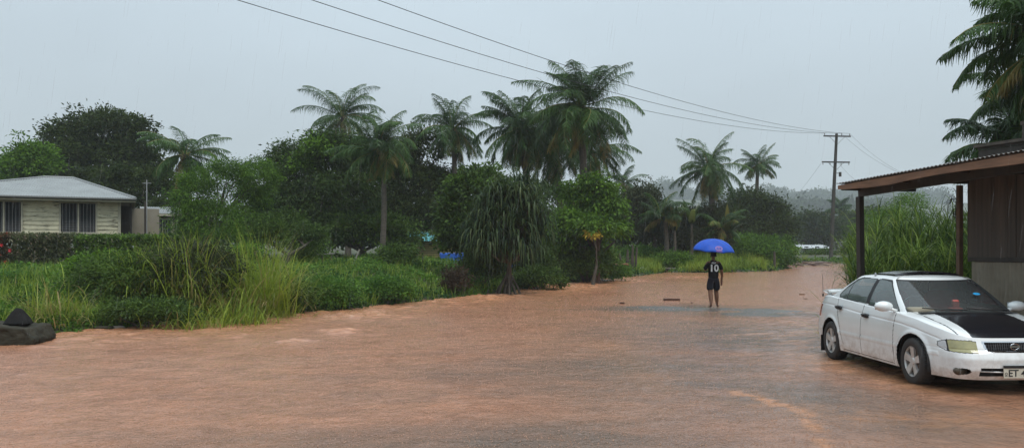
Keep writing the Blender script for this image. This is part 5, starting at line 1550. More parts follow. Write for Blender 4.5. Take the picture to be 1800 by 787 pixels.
def text_mesh(s_, size, m, name, parent, M4, ext=.002):
    cu = bpy.data.curves.new(name, 'FONT'); cu.body = s_; cu.size = size; cu.extrude = ext; cu.offset = size * .012
    o = bpy.data.objects.new(name, cu); COL.objects.link(o)
    me_ = bpy.data.meshes.new_from_object(o.evaluated_get(bpy.context.evaluated_depsgraph_get()))
    bpy.data.objects.remove(o)
    o = bpy.data.objects.new(name, me_); COL.objects.link(o); me_.materials.clear(); me_.materials.append(m); o.parent = parent
    o.matrix_local = M4
    return o
# plate faces +x local; text reads from the viewer's left = local -y
Mt = Matrix(((0, 0, 1, px_ + .008), (1, 0, 0, -.135), (0, 1, 0, pz - .040), (0, 0, 0, 1)))
text_mesh('ET 4', .115, M_ink, 'plate_lettering', pl, Mt)
b = MB(); b.tube([(px_ + .008, -.158 + .014 * math.cos(a), pz - .01 + .014 * math.sin(a)) for a in np.linspace(0, 6.283, 13)], .003, 4); b.box((px_ + .008, -.158, pz - .034), (.003, .03, .006)); b.build('plate_crest', M_ink, pl)
for s_ in (-1, 1):
    b = MB(); b.ico((1.985, s_ * .60, .285), (.05, .085, .055), 2, 0.0); b.build('fog_lamp_recess', mat('fog_recess', (.07, .055, .035), rough=.5), car, True)
# wheels
def wheel(ax, s_):
    yo = s_ * .835
    w = empty('wheel', (0, 0, 0), None, None); w.parent = car; w.location = (ax, yo - s_ * .10, WR)
    prof = [(.20, -.095), (.215, -.10), (.27, -.10), (.298, -.085), (.305, -.06), (.305, .06), (.298, .085), (.27, .10), (.215, .10), (.20, .095)]
    n = 56; Vt = []
    for k in range(n):
        a = 2 * math.pi * k / n
        for (r_, y_) in prof: Vt.append((r_ * math.cos(a), y_, r_ * math.sin(a)))
    m_ = len(prof); Ft = [(k * m_ + j, k * m_ + j + 1, ((k + 1) % n) * m_ + j + 1, ((k + 1) % n) * m_ + j) for k in range(n) for j in range(m_ - 1)]
    b = MB(); b.add(Vt, Ft)
    for k in range(40):
        a = 2 * math.pi * k / 40
        b.box((.304 * math.cos(a), 0, .304 * math.sin(a)), (.008, .15, .012), M=Matrix.Rotation(-a, 3, 'Y'))
    b.build('tyre', M_tyre, w, True)
    b = MB(); prof2 = [(.202, s_ * .085), (.195, s_ * .09), (.185, s_ * .07), (.18, s_ * -.05)]
    Vt = [(r_ * math.cos(2 * math.pi * k / n), y_, r_ * math.sin(2 * math.pi * k / n)) for k in range(n) for (r_, y_) in prof2]
    Ft = [(k * 4 + j, k * 4 + j + 1, ((k + 1) % n) * 4 + j + 1, ((k + 1) % n) * 4 + j) for k in range(n) for j in range(3)]
    b.add(Vt, Ft)
    for k in range(5):
        a = 2 * math.pi * k / 5 + .3
        for da in (-.13, .13):
            p0 = Vector((.045 * math.cos(a + da * 2.2), s_ * .062, .045 * math.sin(a + da * 2.2))); p1 = Vector((.19 * math.cos(a + da), s_ * .078, .19 * math.sin(a + da)))
            b.beam(p0, p1, .046, .03, up=(0, 1, 0))
    b.tube([(0, s_ * .03, 0), (0, s_ * .07, 0), (0, s_ * .085, 0)], [.062, .062, .04], 20)
    b.build('rim', M_rim, w)
    b = MB(); b.tube([(0, -.06, 0), (0, s_ * .03, 0)], [.15, .15], 28); b.build('brake_disc', mat('brake_disc', (.10, .07, .05), rough=.5, metal=.6), w)
for ax in (FX, RX):
    for s_ in (-1, 1): wheel(ax, s_)
# arch liners and underbody
for ax in (FX, RX):
    for s_ in (-1, 1):
        b = MB(); n = 24; Vt = []
        for k in range(n + 1):
            a = -.25 + (math.pi + .5) * k / n
            for y_ in (.35, .815): Vt.append((ax + .368 * math.cos(a), s_ * y_, .31 + .368 * math.sin(a)))
        b.add(Vt, [(k * 2, k * 2 + 1, k * 2 + 3, k * 2 + 2) for k in range(n)])
        b.add([(ax + .37 * math.cos(a), s_ * .36, .31 + .37 * math.sin(a)) for a in np.linspace(-.25, math.pi + .25, 20)], [tuple(range(20))])
        b.build('wheel_arch_liner', M_gap, car)
b = MB(); b.box((0, 0, .26), (3.9, 1.22, .12)); b.box((0, 0, .235), (1.72, 1.5, .05)); b.build('underbody', M_gap, car)
for s_ in (-1, 1):
    b = MB(); b.box((RX - .36, s_ * .74, .23), (.012, .20, .26)); b.build('mud_flap', M_gap, car)
# ---- cabin
NC = 760
def plan2(n, e, a, bb):
    th = np.linspace(0, 2 * np.pi, 6001)
    x = np.sign(np.cos(th)) * np.abs(np.cos(th)) ** (2 / e); y = np.sign(np.sin(th)) * np.abs(np.sin(th)) ** (2 / e)
    d = np.concatenate([[0], np.cumsum(np.hypot(np.diff(x * a), np.diff(y * bb)))]); s_ = np.linspace(0, d[-1], n + 1)[:-1]
    return np.interp(s_, d, x), np.interp(s_, d, y)
qx, qy = plan2(NC, 9, 1.2, .7)
XF0, XF1, XR0, XR1, B0, B1 = 1.16, .36, -1.72, -.98, .775, .575
rows = []; NTC = 50
def cab(t):
    bow = 4 * t * (1 - t) * .035
    xf = XF0 + (XF1 - XF0) * t + bow * .8; xr = XR0 + (XR1 - XR0) * t - bow * 1.1
    x = np.where(qx > 0, qx * (xf - -.2), qx * (-.2 - xr)) - .2
    hb = B0 + (B1 - B0) * t + bow * .75
    y = qy * hb * (1 - .04 * sstep(.2, -1.5, x) - .02 * sstep(.3, 1.1, x))
    x = x - np.where(qx > .9, .17 * (y / .75) ** 2, 0) + np.where(qx < -.9, .10 * (y / .75) ** 2, 0)
    roofz = 1.352 - .040 * np.abs((x + .25) / .8) ** 2.2
    base = interp(x, ZSH) - .02
    z = base + (roofz - base) * t
    return x, y, z
for j in range(NTC + 1):
    x, y, z = cab(j / NTC); rows.append(np.stack([x, y, z], 1))
x1_, y1_, z1_ = rows[-1].T
for j in range(1, 41):
    k = j / 40; x = x1_ + (np.clip(x1_, -.5, -.1) - x1_) * k; y = y1_ * (1 - k)
    z = 1.352 - .040 * np.abs((x + .25) / .8) ** 2.2 + .022 * (1 - (1 - min(1, k / .12)) ** 2) + .038 * (1 - (1 - k) ** 2)
    rows.append(np.stack([x, y, z], 1))
V = np.concatenate(rows); NR = len(rows); ii = np.arange(NC); jj = np.arange(NR - 1)
A = (jj[:, None] * NC + ii[None]); B = (jj[:, None] * NC + (ii[None] + 1) % NC)
Q = np.stack([A, B, B + NC, A + NC], -1).reshape(-1, 4)
rowi = np.repeat(jj, NC); C = V[Q].mean(1); cx_, cy_, cz_ = C.T; tt = rowi / NTC
qxf = np.tile(np.abs(qx), NR - 1); qxs = np.tile(qx, NR - 1); qyf = np.tile(np.abs(qy), NR - 1)
wall = rowi < NTC
ws = wall & (qxs > .9) & (np.abs(cy_) < (.715 - .155 * tt)) & (tt > .05) & (tt < .955)
rwn = wall & (qxs < -.9) & (np.abs(cy_) < (.66 - .17 * tt)) & (tt > .08) & (tt < .95)
sw = wall & (qyf > .9)
def spoly(pts): return inside(cx_, cz_, pts) & sw
fw = [(-.07, .965), (.79, .928), (.66, 1.03), (.27, 1.298), (.12, 1.318), (-.07, 1.325)]
rw = [(-.18, .968), (-1.12, 1.012), (-1.16, 1.06), (-1.00, 1.20), (-.84, 1.285), (-.66, 1.318), (-.18, 1.328)]
def grow(p_, d):
    c0 = np.mean(p_, 0); return [tuple(np.array(q_) + (np.array(q_) - c0) / np.linalg.norm(np.array(q_) - c0) * d) for q_ in p_]
cl = np.zeros(len(Q), int)
cl[spoly(grow(fw, .026)) | spoly(grow(rw, .026))] = 2
cl[spoly([(-.20, .97), (-.05, .965), (-.05, 1.325), (-.20, 1.328)])] = 2
wsg = wall & (qxs > .88) & (np.abs(cy_) < (.735 - .155 * tt)) & (tt > .02) & (tt < .985); cl[wsg] = 2
rwg = wall & (qxs < -.9) & (np.abs(cy_) < (.68 - .17 * tt)) & (tt > .05) & (tt < .975); cl[rwg] = 2
cl[spoly(fw)] = 3; rws = spoly(rw); cl[rws] = 4; cl[rws & (cx_ < -.86)] = 5; cl[rws & (np.abs(cx_ + .86) < .014)] = 2
cl[ws] = 6; cl[rwn] = 7
selb = (cl == 0) | (cl == 2); u_, inv = np.unique(Q[selb], return_inverse=True)
b = MB(); b.add(V[u_], inv.reshape(-1, 4), mat=(cl[selb] == 2).astype(int)); b.build('roof', [M_white, M_gap], car, True)
wso = sub('windscreen', cl == 6, M_wglass, car); sub('rear_window', cl == 7, M_glass, car)
for s_ in (-1, 1):
    for c_ in (3, 4, 5): sub('side_window', (cl == c_) & (cy_ * s_ > 0), M_glass, car)
# sunroof deflector: raised black panel across the roof
b = MB(); V2 = []
for y_ in np.linspace(-.47, .47, 17):
    zc = 1.352 + .06 * (1 - (y_ / .58) ** 2) ; V2 += [(.14, y_, zc + .012), (.10, y_, zc + .036), (-.42, y_, zc + .034), (-.45, y_, zc + .008)]
Fq = [(i * 4 + k, i * 4 + (k + 1) % 4, (i + 1) * 4 + (k + 1) % 4, (i + 1) * 4 + k) for i in range(16) for k in range(4)] + [(0, 1, 2, 3), (67, 66, 65, 64)]
b.add(V2, Fq); b.build('sunroof', M_black, car, False)
b = MB(); b.tube([(-.32, -.545, 1.365), (-.32, -.55, 1.42)], [.018, .012], 6); b.build('roof_stud', M_chrome, car)
# mirrors, wipers, aerial
for s_ in (-1, 1):
    b = MB(); b.ico((.72, s_ * .93, .985), (.085, .125, .072), 1, 0.0, nu=24, nv=14); b.beam((.74, s_ * .76, .925), (.73, s_ * .86, .955), .05, .04)
    mo = b.build('wing_mirror', M_white, car, True)
    b = MB(); b.add([(.655, s_ * .84, .935), (.655, s_ * 1.02, .935), (.655, s_ * 1.02, 1.035), (.655, s_ * .84, 1.035)], [(0, 1, 2, 3)]); b.build('mirror_glass', M_chrome, mo)
for (y0_, y1_w) in ((-.55, .02), (.05, .58)):
    b = MB(); b.tube([(1.06 + .0 * y0_, y0_ + .52, .955), (1.10, y0_ + .3, .975), (1.035, y0_ + .02, .985)], [.012, .009, .007], 6); b.tube([(1.05, y0_ - .02, .985), (1.13, y0_ + .28, .962), (1.12, y1_w - .02, .965)], .009, 5)
    b.build('wiper', M_gap, car)
b = MB(); b.box((1.13, 0, .925), (.10, 1.28, .012)); b.build('cowl_vent', M_gap, car)
b = MB(); b.tube([(-1.80, -.735, .985), (-1.80, -.735, 1.03)], [.018, .012], 8); b.tube([(-1.80, -.735, 1.03), (-1.86, -.72, 1.36)], [.0045, .003], 5); b.build('aerial', M_gap, car)
# interior
b = MB(); b.box((0.0, 0, .42), (2.3, 1.4, .1)); b.build('cabin_floor', M_dash, car)
b = MB(); b.box((.82, 0, .78), (.45, 1.36, .26)); b.ico((.72, -.38, .90), (.18, .25, .07), 3, 0.02); b.build('dashboard', M_dash, car, False)
def rbox(b, c, s_, M=None):
    x, y, z = [q_ / 2 for q_ in s_]; n = 14; V3 = []; F3 = []
    for j in range(9):
        th = -math.pi / 2 + math.pi * j / 8
        for i in range(n * 2):
            ph = math.pi * i / n; e_ = .45
            f = lambda a: math.copysign(abs(a) ** e_, a)
            p_ = Vector((x * f(math.cos(th)) * f(math.cos(ph)), y * f(math.cos(th)) * f(math.sin(ph)), z * f(math.sin(th))))
            if M is not None: p_ = M @ p_
            V3.append(tuple(p_ + Vector(c)))
    m_ = 2 * n; F3 = [(j * m_ + i, j * m_ + (i + 1) % m_, (j + 1) * m_ + (i + 1) % m_, (j + 1) * m_ + i) for j in range(8) for i in range(m_)]
    b.add(V3, F3)
tl_ = Matrix.Rotation(R(-14), 3, 'Y')
for (x_, y_, mm) in ((.05, -.37, M_red), (.05, .37, M_red), (-.85, 0, M_seat)):
    wdt = .50 if x_ > 0 else 1.28
    b = MB(); rbox(b, (x_ + .12, y_, .60), (.52, wdt, .18)); so = b.build('seat', mm, car, True)
    b = MB(); rbox(b, (x_ - .20, y_, .88), (.15, wdt, .58), tl_); b.build('backrest', mm, so, True)
    b = MB(); rbox(b, (x_ - .29, y_, 1.21), (.10, .26, .17), tl_); b.build('headrest', mm if x_ < 0 else M_seat, so, True)
b = MB(); cw = Vector((.50, -.37, .93)); b.tube([cw + Vector((.06 * math.sin(a) * -1, .18 * math.cos(a), .17 * math.sin(a))) for a in np.linspace(0, 6.283, 25)], .014, 6, cap=False); b.beam(cw + Vector((0, -.17, 0)), cw + Vector((0, .17, 0)), .03, .03); b.beam(cw, cw + Vector((.2, 0, -.08)), .04, .04); b.build('steering_wheel', M_gap, car)
b = MB(); rbox(b, (.80, .02, 1.00), (.07, .10, .16)); rbox(b, (.80, .02, .945), (.09, .20, .06)); b.build('red_dash_ornament', mat('red_ornament', (.5, .10, .08), rough=.5), car, True)
b = MB(); rbox(b, (.86, -.50, .935), (.25, .34, .10)); b.build('pale_cloth_on_dash', M_seat, car, True)
# blue registration sticker inside the windscreen, far side
b = MB()
n_ = 18; c_ = Vector((.73, .36, 1.155)); t1 = Vector((0, 1, 0)); t2 = Vector((-.80, 0, .46)).normalized()
b.add([tuple(c_ + t1 * .042 * math.cos(6.283 * i / n_) * 1.2 + t2 * .030 * math.sin(6.283 * i / n_)) for i in range(n_)], [tuple(range(n_))])
b.build('blue_sticker', mat('sticker_blue', (.03, .38, .75), rough=.4), car)
# ------------------------------------------------------------------ the walker under the umbrella
M_skin = mat('brown_skin', (.17, .085, .05), rough=.5, scale=6, col2=(.12, .058, .035), spec=.3)
M_jersey = mat('black_jersey', (.006, .006, .008), rough=.85, scale=9, col2=(.010, .010, .012), spec=.15)
M_shorts = mat('dark_shorts', (.008, .009, .016), rough=.85, scale=9, col2=(.012, .013, .02), spec=.15)
M_hair = mat('black_hair', (.008, .007, .006), rough=.7)
M_num = mat('white_jersey_print', (.72, .74, .74), rough=.6)
def skin_obj(name, nodes, edges, m, parent, root, sub=2):
    """nodes: name -> (x, y, z, rx, ry)"""
    keys = list(nodes); me_ = bpy.data.meshes.new(name)
    me_.from_pydata([nodes[k][:3] for k in keys], [(keys.index(a), keys.index(b_)) for a, b_ in edges], [])
    o = bpy.data.objects.new(name, me_); COL.objects.link(o)
    md = o.modifiers.new('s', 'SKIN'); md.use_smooth_shade = True; md.branch_smoothing = .6
    sv_ = me_.skin_vertices[0].data
    for i, k in enumerate(keys):
        sv_[i].radius = nodes[k][3:5]; sv_[i].use_root = (k == root)
    md = o.modifiers.new('u', 'SUBSURF'); md.levels = sub; md.render_levels = sub
    ev = o.evaluated_get(bpy.context.evaluated_depsgraph_get()); nm = bpy.data.meshes.new_from_object(ev)
    bpy.data.objects.remove(o); nm.materials.clear(); nm.materials.append(m)
    o = bpy.data.objects.new(name, nm); COL.objects.link(o); o.parent = parent
    for p_ in nm.polygons: p_.use_smooth = True
    return o
pxw = PX(1254, 25.2); walker_loc = (pxw, 25.2, 0.012)
N = {
 'pelvis': (0, 0, .93, .145, .10), 'belly': (0, .0, 1.08, .135, .10), 'chest': (0, -.01, 1.27, .155, .105), 'neck0': (0, -.005, 1.43, .075, .07), 'neck1': (0, .012, 1.50, .052, .055),
 'jaw': (0, .03, 1.565, .062, .075), 'skull': (0, .02, 1.635, .075, .092), 'crown': (0, .012, 1.70, .052, .062),
 'nose': (0, .128, 1.605, .011, .012), 'earL': (-.083, .02, 1.61, .010, .018), 'earR': (.083, .02, 1.61, .010, .018),
 'hipL': (-.09, 0, .86, .088, .092), 'kneeL': (-.100, -.02, .49, 0.070, 0.075), 'calfL': (-.102, -.08, .34, 0.065, 0.073), 'ankL': (-.105, -.15, .10, 0.042, 0.047), 'heelL': (-.105, -.17, .045, .028, .028), 'midL': (-.110, -.06, .035, .040, .024), 'toeL': (-.118, .03, .018, .042, .014),
 'hipR': (.09, 0, .86, .088, .092), 'kneeR': (.115, .12, .50, 0.070, 0.075), 'calfR': (.128, .10, .34, 0.065, 0.073), 'ankR': (.145, .12, .09, 0.042, 0.047), 'heelR': (.142, .10, .035, .028, .028), 'midR': (.185, .19, .033, .040, .024), 'toeR': (.225, .26, .018, .042, .014),
 'shR': (.175, -.01, 1.385, .060, .062), 'elR': (.245, -.035, 1.12, 0.049, 0.050), 'faR': (.262, -.005, 1.02, 0.048, 0.046), 'wrR': (.278, .035, .885, 0.031, 0.026), 'paR': (.282, .05, .83, .020, .040),
 'shL': (-.175, -.01, 1.385, .060, .062), 'elL': (-.26, .02, 1.14, 0.049, 0.050), 'faL': (-.21, .09, 1.17, 0.048, 0.046), 'wrL': (-.075, .215, 1.235, 0.029, 0.031), 'paL': (-.035, .235, 1.255, .022, .038)}
E = [('pelvis', 'belly'), ('belly', 'chest'), ('chest', 'neck0'), ('neck0', 'neck1'), ('neck1', 'jaw'), ('jaw', 'skull'), ('skull', 'crown'), ('skull', 'nose'), ('skull', 'earL'), ('skull', 'earR'), ('chest', 'shL'), ('chest', 'shR')]
for s_ in 'LR':
    E += [('pelvis', 'hip' + s_), ('hip' + s_, 'knee' + s_), ('knee' + s_, 'calf' + s_), ('calf' + s_, 'ank' + s_), ('ank' + s_, 'heel' + s_), ('ank' + s_, 'mid' + s_), ('mid' + s_, 'toe' + s_), ('sh' + s_, 'el' + s_), ('el' + s_, 'fa' + s_), ('fa' + s_, 'wr' + s_), ('wr' + s_, 'pa' + s_)]
# five fingers to a hand
for i, (dy, l) in enumerate([(-.028, .062), (-.010, .074), (.010, .080), (.028, .070)]):
    a, b_, c = 'fR%d' % i, 'gR%d' % i, 'hR%d' % i
    N[a] = (.284, .05 + dy, .79, .0095, .0095); N[b_] = (.278, .055 + dy, .79 - l * .55, .0085, .0085); N[c] = (.262, .058 + dy, .79 - l, .0075, .0075)
    E += [('paR', a), (a, b_), (b_, c)]
N['tR'] = (.262, .095, .835, .011, .011); N['uR'] = (.248, .108, .80, .009, .009); E += [('paR', 'tR'), ('tR', 'uR')]
for i, dz in enumerate([-.030, -.010, .010, .030]):
    a, b_, c = 'fL%d' % i, 'gL%d' % i, 'hL%d' % i
    N[a] = (-.012, .262, 1.258 + dz, .0095, .0095); N[b_] = (.022, .258, 1.262 + dz, .009, .009); N[c] = (.026, .222, 1.262 + dz, .008, .008)
    E += [('paL', a), (a, b_), (b_, c)]
N['tL'] = (-.018, .215, 1.285, .011, .011); N['uL'] = (.012, .208, 1.30, .009, .009); E += [('paL', 'tL'), ('tL', 'uL')]
walker = empty('person', walker_loc, 'barefoot person in black number 10 jersey and shorts walking away under a blue umbrella', 'person', rz=R(2))
skin_obj('body', N, E, M_skin, walker, 'pelvis')
S = {'hem': (0, 0, .80, .195, .15), 'waist': (0, 0, 1.02, .185, .138), 'chest': (0, -.012, 1.27, .215, .145), 'top': (0, -.008, 1.41, .15, .10), 'collar': (0, .0, 1.455, .068, .066),
     'sR': (.175, -.01, 1.375, .085, .082), 'mR': (.222, -.025, 1.24, .072, .07), 'eR': (.25, -.035, 1.12, .066, .062), 'sL': (-.175, -.01, 1.375, .085, .082), 'mL': (-.225, .0, 1.25, .072, .07), 'eL': (-.262, .02, 1.14, .066, .062)}
SE = [('hem', 'waist'), ('waist', 'chest'), ('chest', 'top'), ('top', 'collar'), ('chest', 'sR'), ('sR', 'mR'), ('mR', 'eR'), ('chest', 'sL'), ('sL', 'mL'), ('mL', 'eL')]
jersey = skin_obj('jersey', S, SE, M_jersey, walker, 'chest')
T = {'w': (0, 0, 1.0, .165, .125), 'p': (0, 0, .88, .165, .125), 'a': (-.095, 0, .80, .108, .112), 'b': (-.108, .01, .66, .115, .115), 'c': (-.108, -.02, .50, .115, .112), 'd': (.095, 0, .80, .108, .112), 'e': (.112, .05, .66, .115, .115), 'f': (.122, .09, .50, .115, .112)}
skin_obj('shorts', T, [('w', 'p'), ('p', 'a'), ('a', 'b'), ('b', 'c'), ('p', 'd'), ('d', 'e'), ('e', 'f')], M_shorts, walker, 'p')
Hh = {'a': (0, -.005, 1.57, .068, .066), 'b': (0, .005, 1.64, .086, .098), 'c': (0, .008, 1.705, .066, .074)}
skin_obj('hair', Hh, [('a', 'b'), ('b', 'c')], M_hair, walker, 'b')
def printed(s_, size, cx, z, target, parent, name, m):
    """lettering laid onto the back of the cloth"""
    cu = bpy.data.curves.new(name, 'FONT'); cu.body = s_; cu.size = size; cu.align_x = 'CENTER'; cu.offset = size * .03
    cu.resolution_u = 6
    o = bpy.data.objects.new(name, cu); COL.objects.link(o)
    me_ = bpy.data.meshes.new_from_object(o.evaluated_get(bpy.context.evaluated_depsgraph_get())); bpy.data.objects.remove(o)
    import bmesh
    bm = bmesh.new(); bm.from_mesh(me_); bmesh.ops.triangulate(bm, faces=bm.faces)
    bmesh.ops.subdivide_edges(bm, edges=bm.edges, cuts=2); 
    tm = target.data; bv = BVHTree.FromPolygons([v.co for v in tm.vertices], [tuple(p_.vertices) for p_ in tm.polygons])
    for v in bm.verts:
        x_, z_ = v.co.x + cx, v.co.y + z
        hit = bv.ray_cast(Vector((x_, -2, z_)), Vector((0, 1, 0)))[0]
        v.co = Vector((x_, (hit.y if hit else -.14) - .006, z_))
    bm.to_mesh(me_); bm.free(); me_.materials.clear(); me_.materials.append(m)
    o = bpy.data.objects.new(name, me_); COL.objects.link(o); o.parent = parent
    return o
printed('10', .29, -.01, 1.105, jersey, jersey, 'jersey_number', M_num)
printed('ASA', .075, -.015, 1.335, jersey, jersey, 'jersey_name', M_num)
# brown slippers carried in the right hand
b = MB()
for k in (-.012, .012):
    Vs = []
    for i in range(13):
        t_ = i / 12; w_ = .032 + .012 * math.sin(t_ * 3.1) - .006 * t_
        for (yy, zz) in ((-w_, 0), (w_, 0)): Vs += [(k - .006, yy, -.12 + .24 * t_), (k + .006, yy, -.12 + .24 * t_)]
    Fs = []
    for i in range(12):
        a = i * 4; c = a + 4; Fs += [(a, a + 2, c + 2, c), (a + 1, c + 1, c + 3, a + 3), (a, c, c + 1, a + 1), (a + 2, a + 3, c + 3, c + 2)]
    b.add(Vs, Fs)
for y_ in (-.03, .03): b.tube([(0, y_, .0), (0, y_ * .6, .06), (0, 0, .09)], .007, 5)
o = b.build('slippers', mat('brown_slippers', (.16, .06, .035), rough=.6), loc=(pxw + .262, 25.2 + .06, .80)); tag(o, 'brown slippers held in the walker’s right hand'.replace('’', "'"), 'slippers')

# umbrella
M_umb = mat('blue_umbrella_cloth', (.010, .085, .50), rough=.5, scale=3, col2=(.008, .055, .34), spec=.25)
M_umb.node_tree.nodes['Principled BSDF'].inputs['Sheen Weight'].default_value = .0
M_shaft = mat('umbrella_shaft', (.3, .3, .3), rough=.3, metal=.8)
umb = empty('umbrella', (pxw + .012, 25.2 + .222, 1.16), 'bright blue umbrella with a pink oval emblem held over the walker', 'umbrella')
umb.rotation_euler = (R(7), R(3), 0)
ht = .955; Ru = .66; rise_u = .36
b = MB(); nseg = 8; ring = 12; sub_ = 8; Vu = []
for j in range(ring + 1):
    t_ = j / ring; phi = t_ * 1.25
    r0 = Ru * math.sin(phi) / math.sin(1.25); z_ = ht - rise_u * (1 - math.cos(phi)) / (1 - math.cos(1.25))
    for k in range(nseg * sub_):
        a = 2 * math.pi * k / (nseg * sub_) + .2; f_ = (k % sub_) / sub_
        sc_ = math.sin(math.pi * f_); rr_ = r0 * (1 - .075 * sc_ * t_)
        Vu.append((rr_ * math.cos(a), rr_ * math.sin(a), z_ - .02 * sc_ * math.sin(math.pi * t_) + .018 * sc_ * t_ ** 4))
m_ = nseg * sub_
b.add(Vu, [(j * m_ + k, (j + 1) * m_ + k, (j + 1) * m_ + (k + 1) % m_, j * m_ + (k + 1) % m_) for j in range(ring) for k in range(m_)])
can = b.build('canopy', M_umb, umb, True)
md = can.modifiers.new('t', 'SOLIDIFY'); md.thickness = .002
for k in range(nseg):
    a = 2 * math.pi * k / nseg + .2; b = MB(); pts = []
    for j in range(ring + 1):
        phi = j / ring * 1.25; r0 = Ru * math.sin(phi) / math.sin(1.25); pts.append((r0 * math.cos(a), r0 * math.sin(a), ht - .008 - rise_u * (1 - math.cos(phi)) / (1 - math.cos(1.25))))
    b.tube(pts, .0035, 4); b.tube([(0, 0, ht - .36), pts[7]], .003, 4); b.build('rib', M_shaft, umb)
b = MB(); b.tube([(0, 0, 0), (0, 0, ht + .05)], .006, 6); b.build('shaft', M_shaft, umb)
b = MB(); b.tube([(0, 0, .17), (0, 0, .02), (0, -.01, -.02), (0, -.05, -.05), (0, -.085, -.02)], .014, 8); b.build('handle', M_gap, umb)
# oval emblem on the panel towards the camera, draped on the cloth
bv = BVHTree.FromPolygons([Vector(v) for v in Vu], [(j * m_ + k, (j + 1) * m_ + k, (j + 1) * m_ + (k + 1) % m_, j * m_ + (k + 1) % m_) for j in range(ring) for k in range(m_)])
def drape(pts2, faces, name, m):
    V_ = []
    for (x_, z_) in pts2:
        hit = bv.ray_cast(Vector((x_, -3, z_)), Vector((0, 1, 0)))[0]
        V_.append((x_, (hit.y if hit else -.5) - .006, z_ - 0.0))
    b = MB(); b.add(V_, faces); return b.build(name, m, can)
M_emb = mat('pink_emblem_print', (.30, .16, .40), rough=.6); M_emb2 = mat('pink_emblem_dark', (.28, .08, .26), rough=.6)
ec = (.02, .725); n_ = 36
def ringpts(rx, rz): return [(ec[0] + rx * math.cos(6.283 * i / n_), ec[1] + rz * math.sin(6.283 * i / n_)) for i in range(n_)]
drape(ringpts(.105, .062) + ringpts(.078, .042), [(i, (i + 1) % n_, n_ + (i + 1) % n_, n_ + i) for i in range(n_)], 'emblem_ring', M_emb)
bars = []; fb_ = []
for (x0_, x1_, zc, h_) in ((-.035, .035, .725, .022), (-.09, .09, .644, .020), (-.06, .06, .760, .010)):
    for i in range(9):
        x_ = ec[0] + x0_ + (x1_ - x0_) * i / 8; bars += [(x_, zc - h_ / 2), (x_, zc + h_ / 2)]
    k0 = len(bars) - 18; fb_ += [(k0 + 2 * i, k0 + 2 * i + 2, k0 + 2 * i + 3, k0 + 2 * i + 1) for i in range(8)]
drape(bars, fb_, 'emblem_bars', M_emb2)
# ------------------------------------------------------------------ small things
M_conc = mat('mossy_concrete', (.05, .045, .032), rough=.9, scale=3, spec=.2, col2=(.012, .013, .008), contrast=.8, bump=.6, bscale=8)
# broken concrete block at the left water edge, with a pointed stone on it
Yb = 15.2; x0 = PX(-70, Yb)
b = MB(); xr = PX(58, Yb) - x0
prof = [(0, -.05), (xr - .05, -.05), (xr, .10), (xr - .16, .32), (0, .36)]
V = [(p_[0], 0, p_[1]) for p_ in prof] + [(p_[0] - .1, 1.0, p_[1]) for p_ in prof]
b.add(V, [(0, 1, 2, 3, 4), (9, 8, 7, 6, 5), (0, 5, 6, 1), (1, 6, 7, 2), (2, 7, 8, 3), (3, 8, 9, 4), (4, 9, 5, 0)])
o = b.build('concrete_block', M_conc, loc=(x0, Yb, 0)); tag(o, 'dark broken concrete block standing in the water at the left edge', 'concrete block')
md = o.modifiers.new('bev', 'BEVEL'); md.width = .04; md.segments = 3
md = o.modifiers.new('sub', 'SUBSURF'); md.subdivision_type = 'SIMPLE'; md.levels = md.render_levels = 4
tx = bpy.data.textures.new('rough', 'CLOUDS'); tx.noise_scale = .25
md = o.modifiers.new('dis', 'DISPLACE'); md.texture = tx; md.strength = .12; md.mid_level = .5
b = MB(); b.add([(0, 0, 0), (.50, .05, 0), (.46, .4, 0), (0, .36, 0), (.20, .16, .36), (.33, .2, .33)], [(0, 1, 5, 4), (1, 2, 5), (2, 3, 4, 5), (3, 0, 4), (0, 3, 2, 1)])
o = b.build('pointed_stone', mat('black_stone', (.016, .016, .016), rough=.9, bump=.4, spec=.15), loc=(PX(2, 15.6), 15.55, .34)); tag(o, 'dark pointed stone resting on the concrete block', 'stone')
md = o.modifiers.new('bev', 'BEVEL'); md.width = .05; md.segments = 3
md = o.modifiers.new('sub', 'SUBSURF'); md.subdivision_type = 'SIMPLE'; md.levels = md.render_levels = 3
md = o.modifiers.new('dis', 'DISPLACE'); md.texture = tx; md.strength = .06
# stones and rubble along the edge beside it
rr = np.random.default_rng(12)
lab = ['flat grey slab right beside the concrete block', 'long flat stone at the water edge below the straw coloured grass', 'small pale stone left of the yellow wrapper', 'pale stone right of the yellow wrapper', 'dark stone at the water edge under the mound', 'little stone farther right along the water edge']
for i, (px, py, r_) in enumerate([(68, 583, .20), (100, 582, .24), (208, 577, .10), (248, 574, .08), (180, 579, .16), (300, 571, .09)]):
    gx_, gy_ = G(px, py); b = MB(); b.ico((0, 0, 0), (r_ * 1.5, r_, r_ * .38), i, .12)
    o = b.build('stone', M_conc if i not in (2, 3) else mat('pale_stone_%d' % i, (.34, .30, .26), rough=.7), loc=(gx_, gy_, .03), smooth=True); tag(o, lab[i], 'stone', 'stones at the water edge')
gx_, gy_ = G(226, 573)
b = MB(); rw_ = np.random.default_rng(4)
V = [(.13 * math.cos(a) * rw_.uniform(.7, 1.1), .05 * math.sin(a), .06 + .05 * math.sin(a * 2) + rw_.uniform(-.02, .02)) for a in np.linspace(0, 6.283, 11)[:-1]] + [(0, 0, .11)]
b.add(V, [(i, (i + 1) % 10, 10) for i in range(10)]); o = b.build('wrapper', mat('yellow_plastic', (.72, .66, .03), rough=.3), loc=(gx_, gy_, .0)); tag(o, 'crumpled yellow wrapper caught at the water edge below the mound', 'litter')
md = o.modifiers.new('t', 'SOLIDIFY'); md.thickness = .006
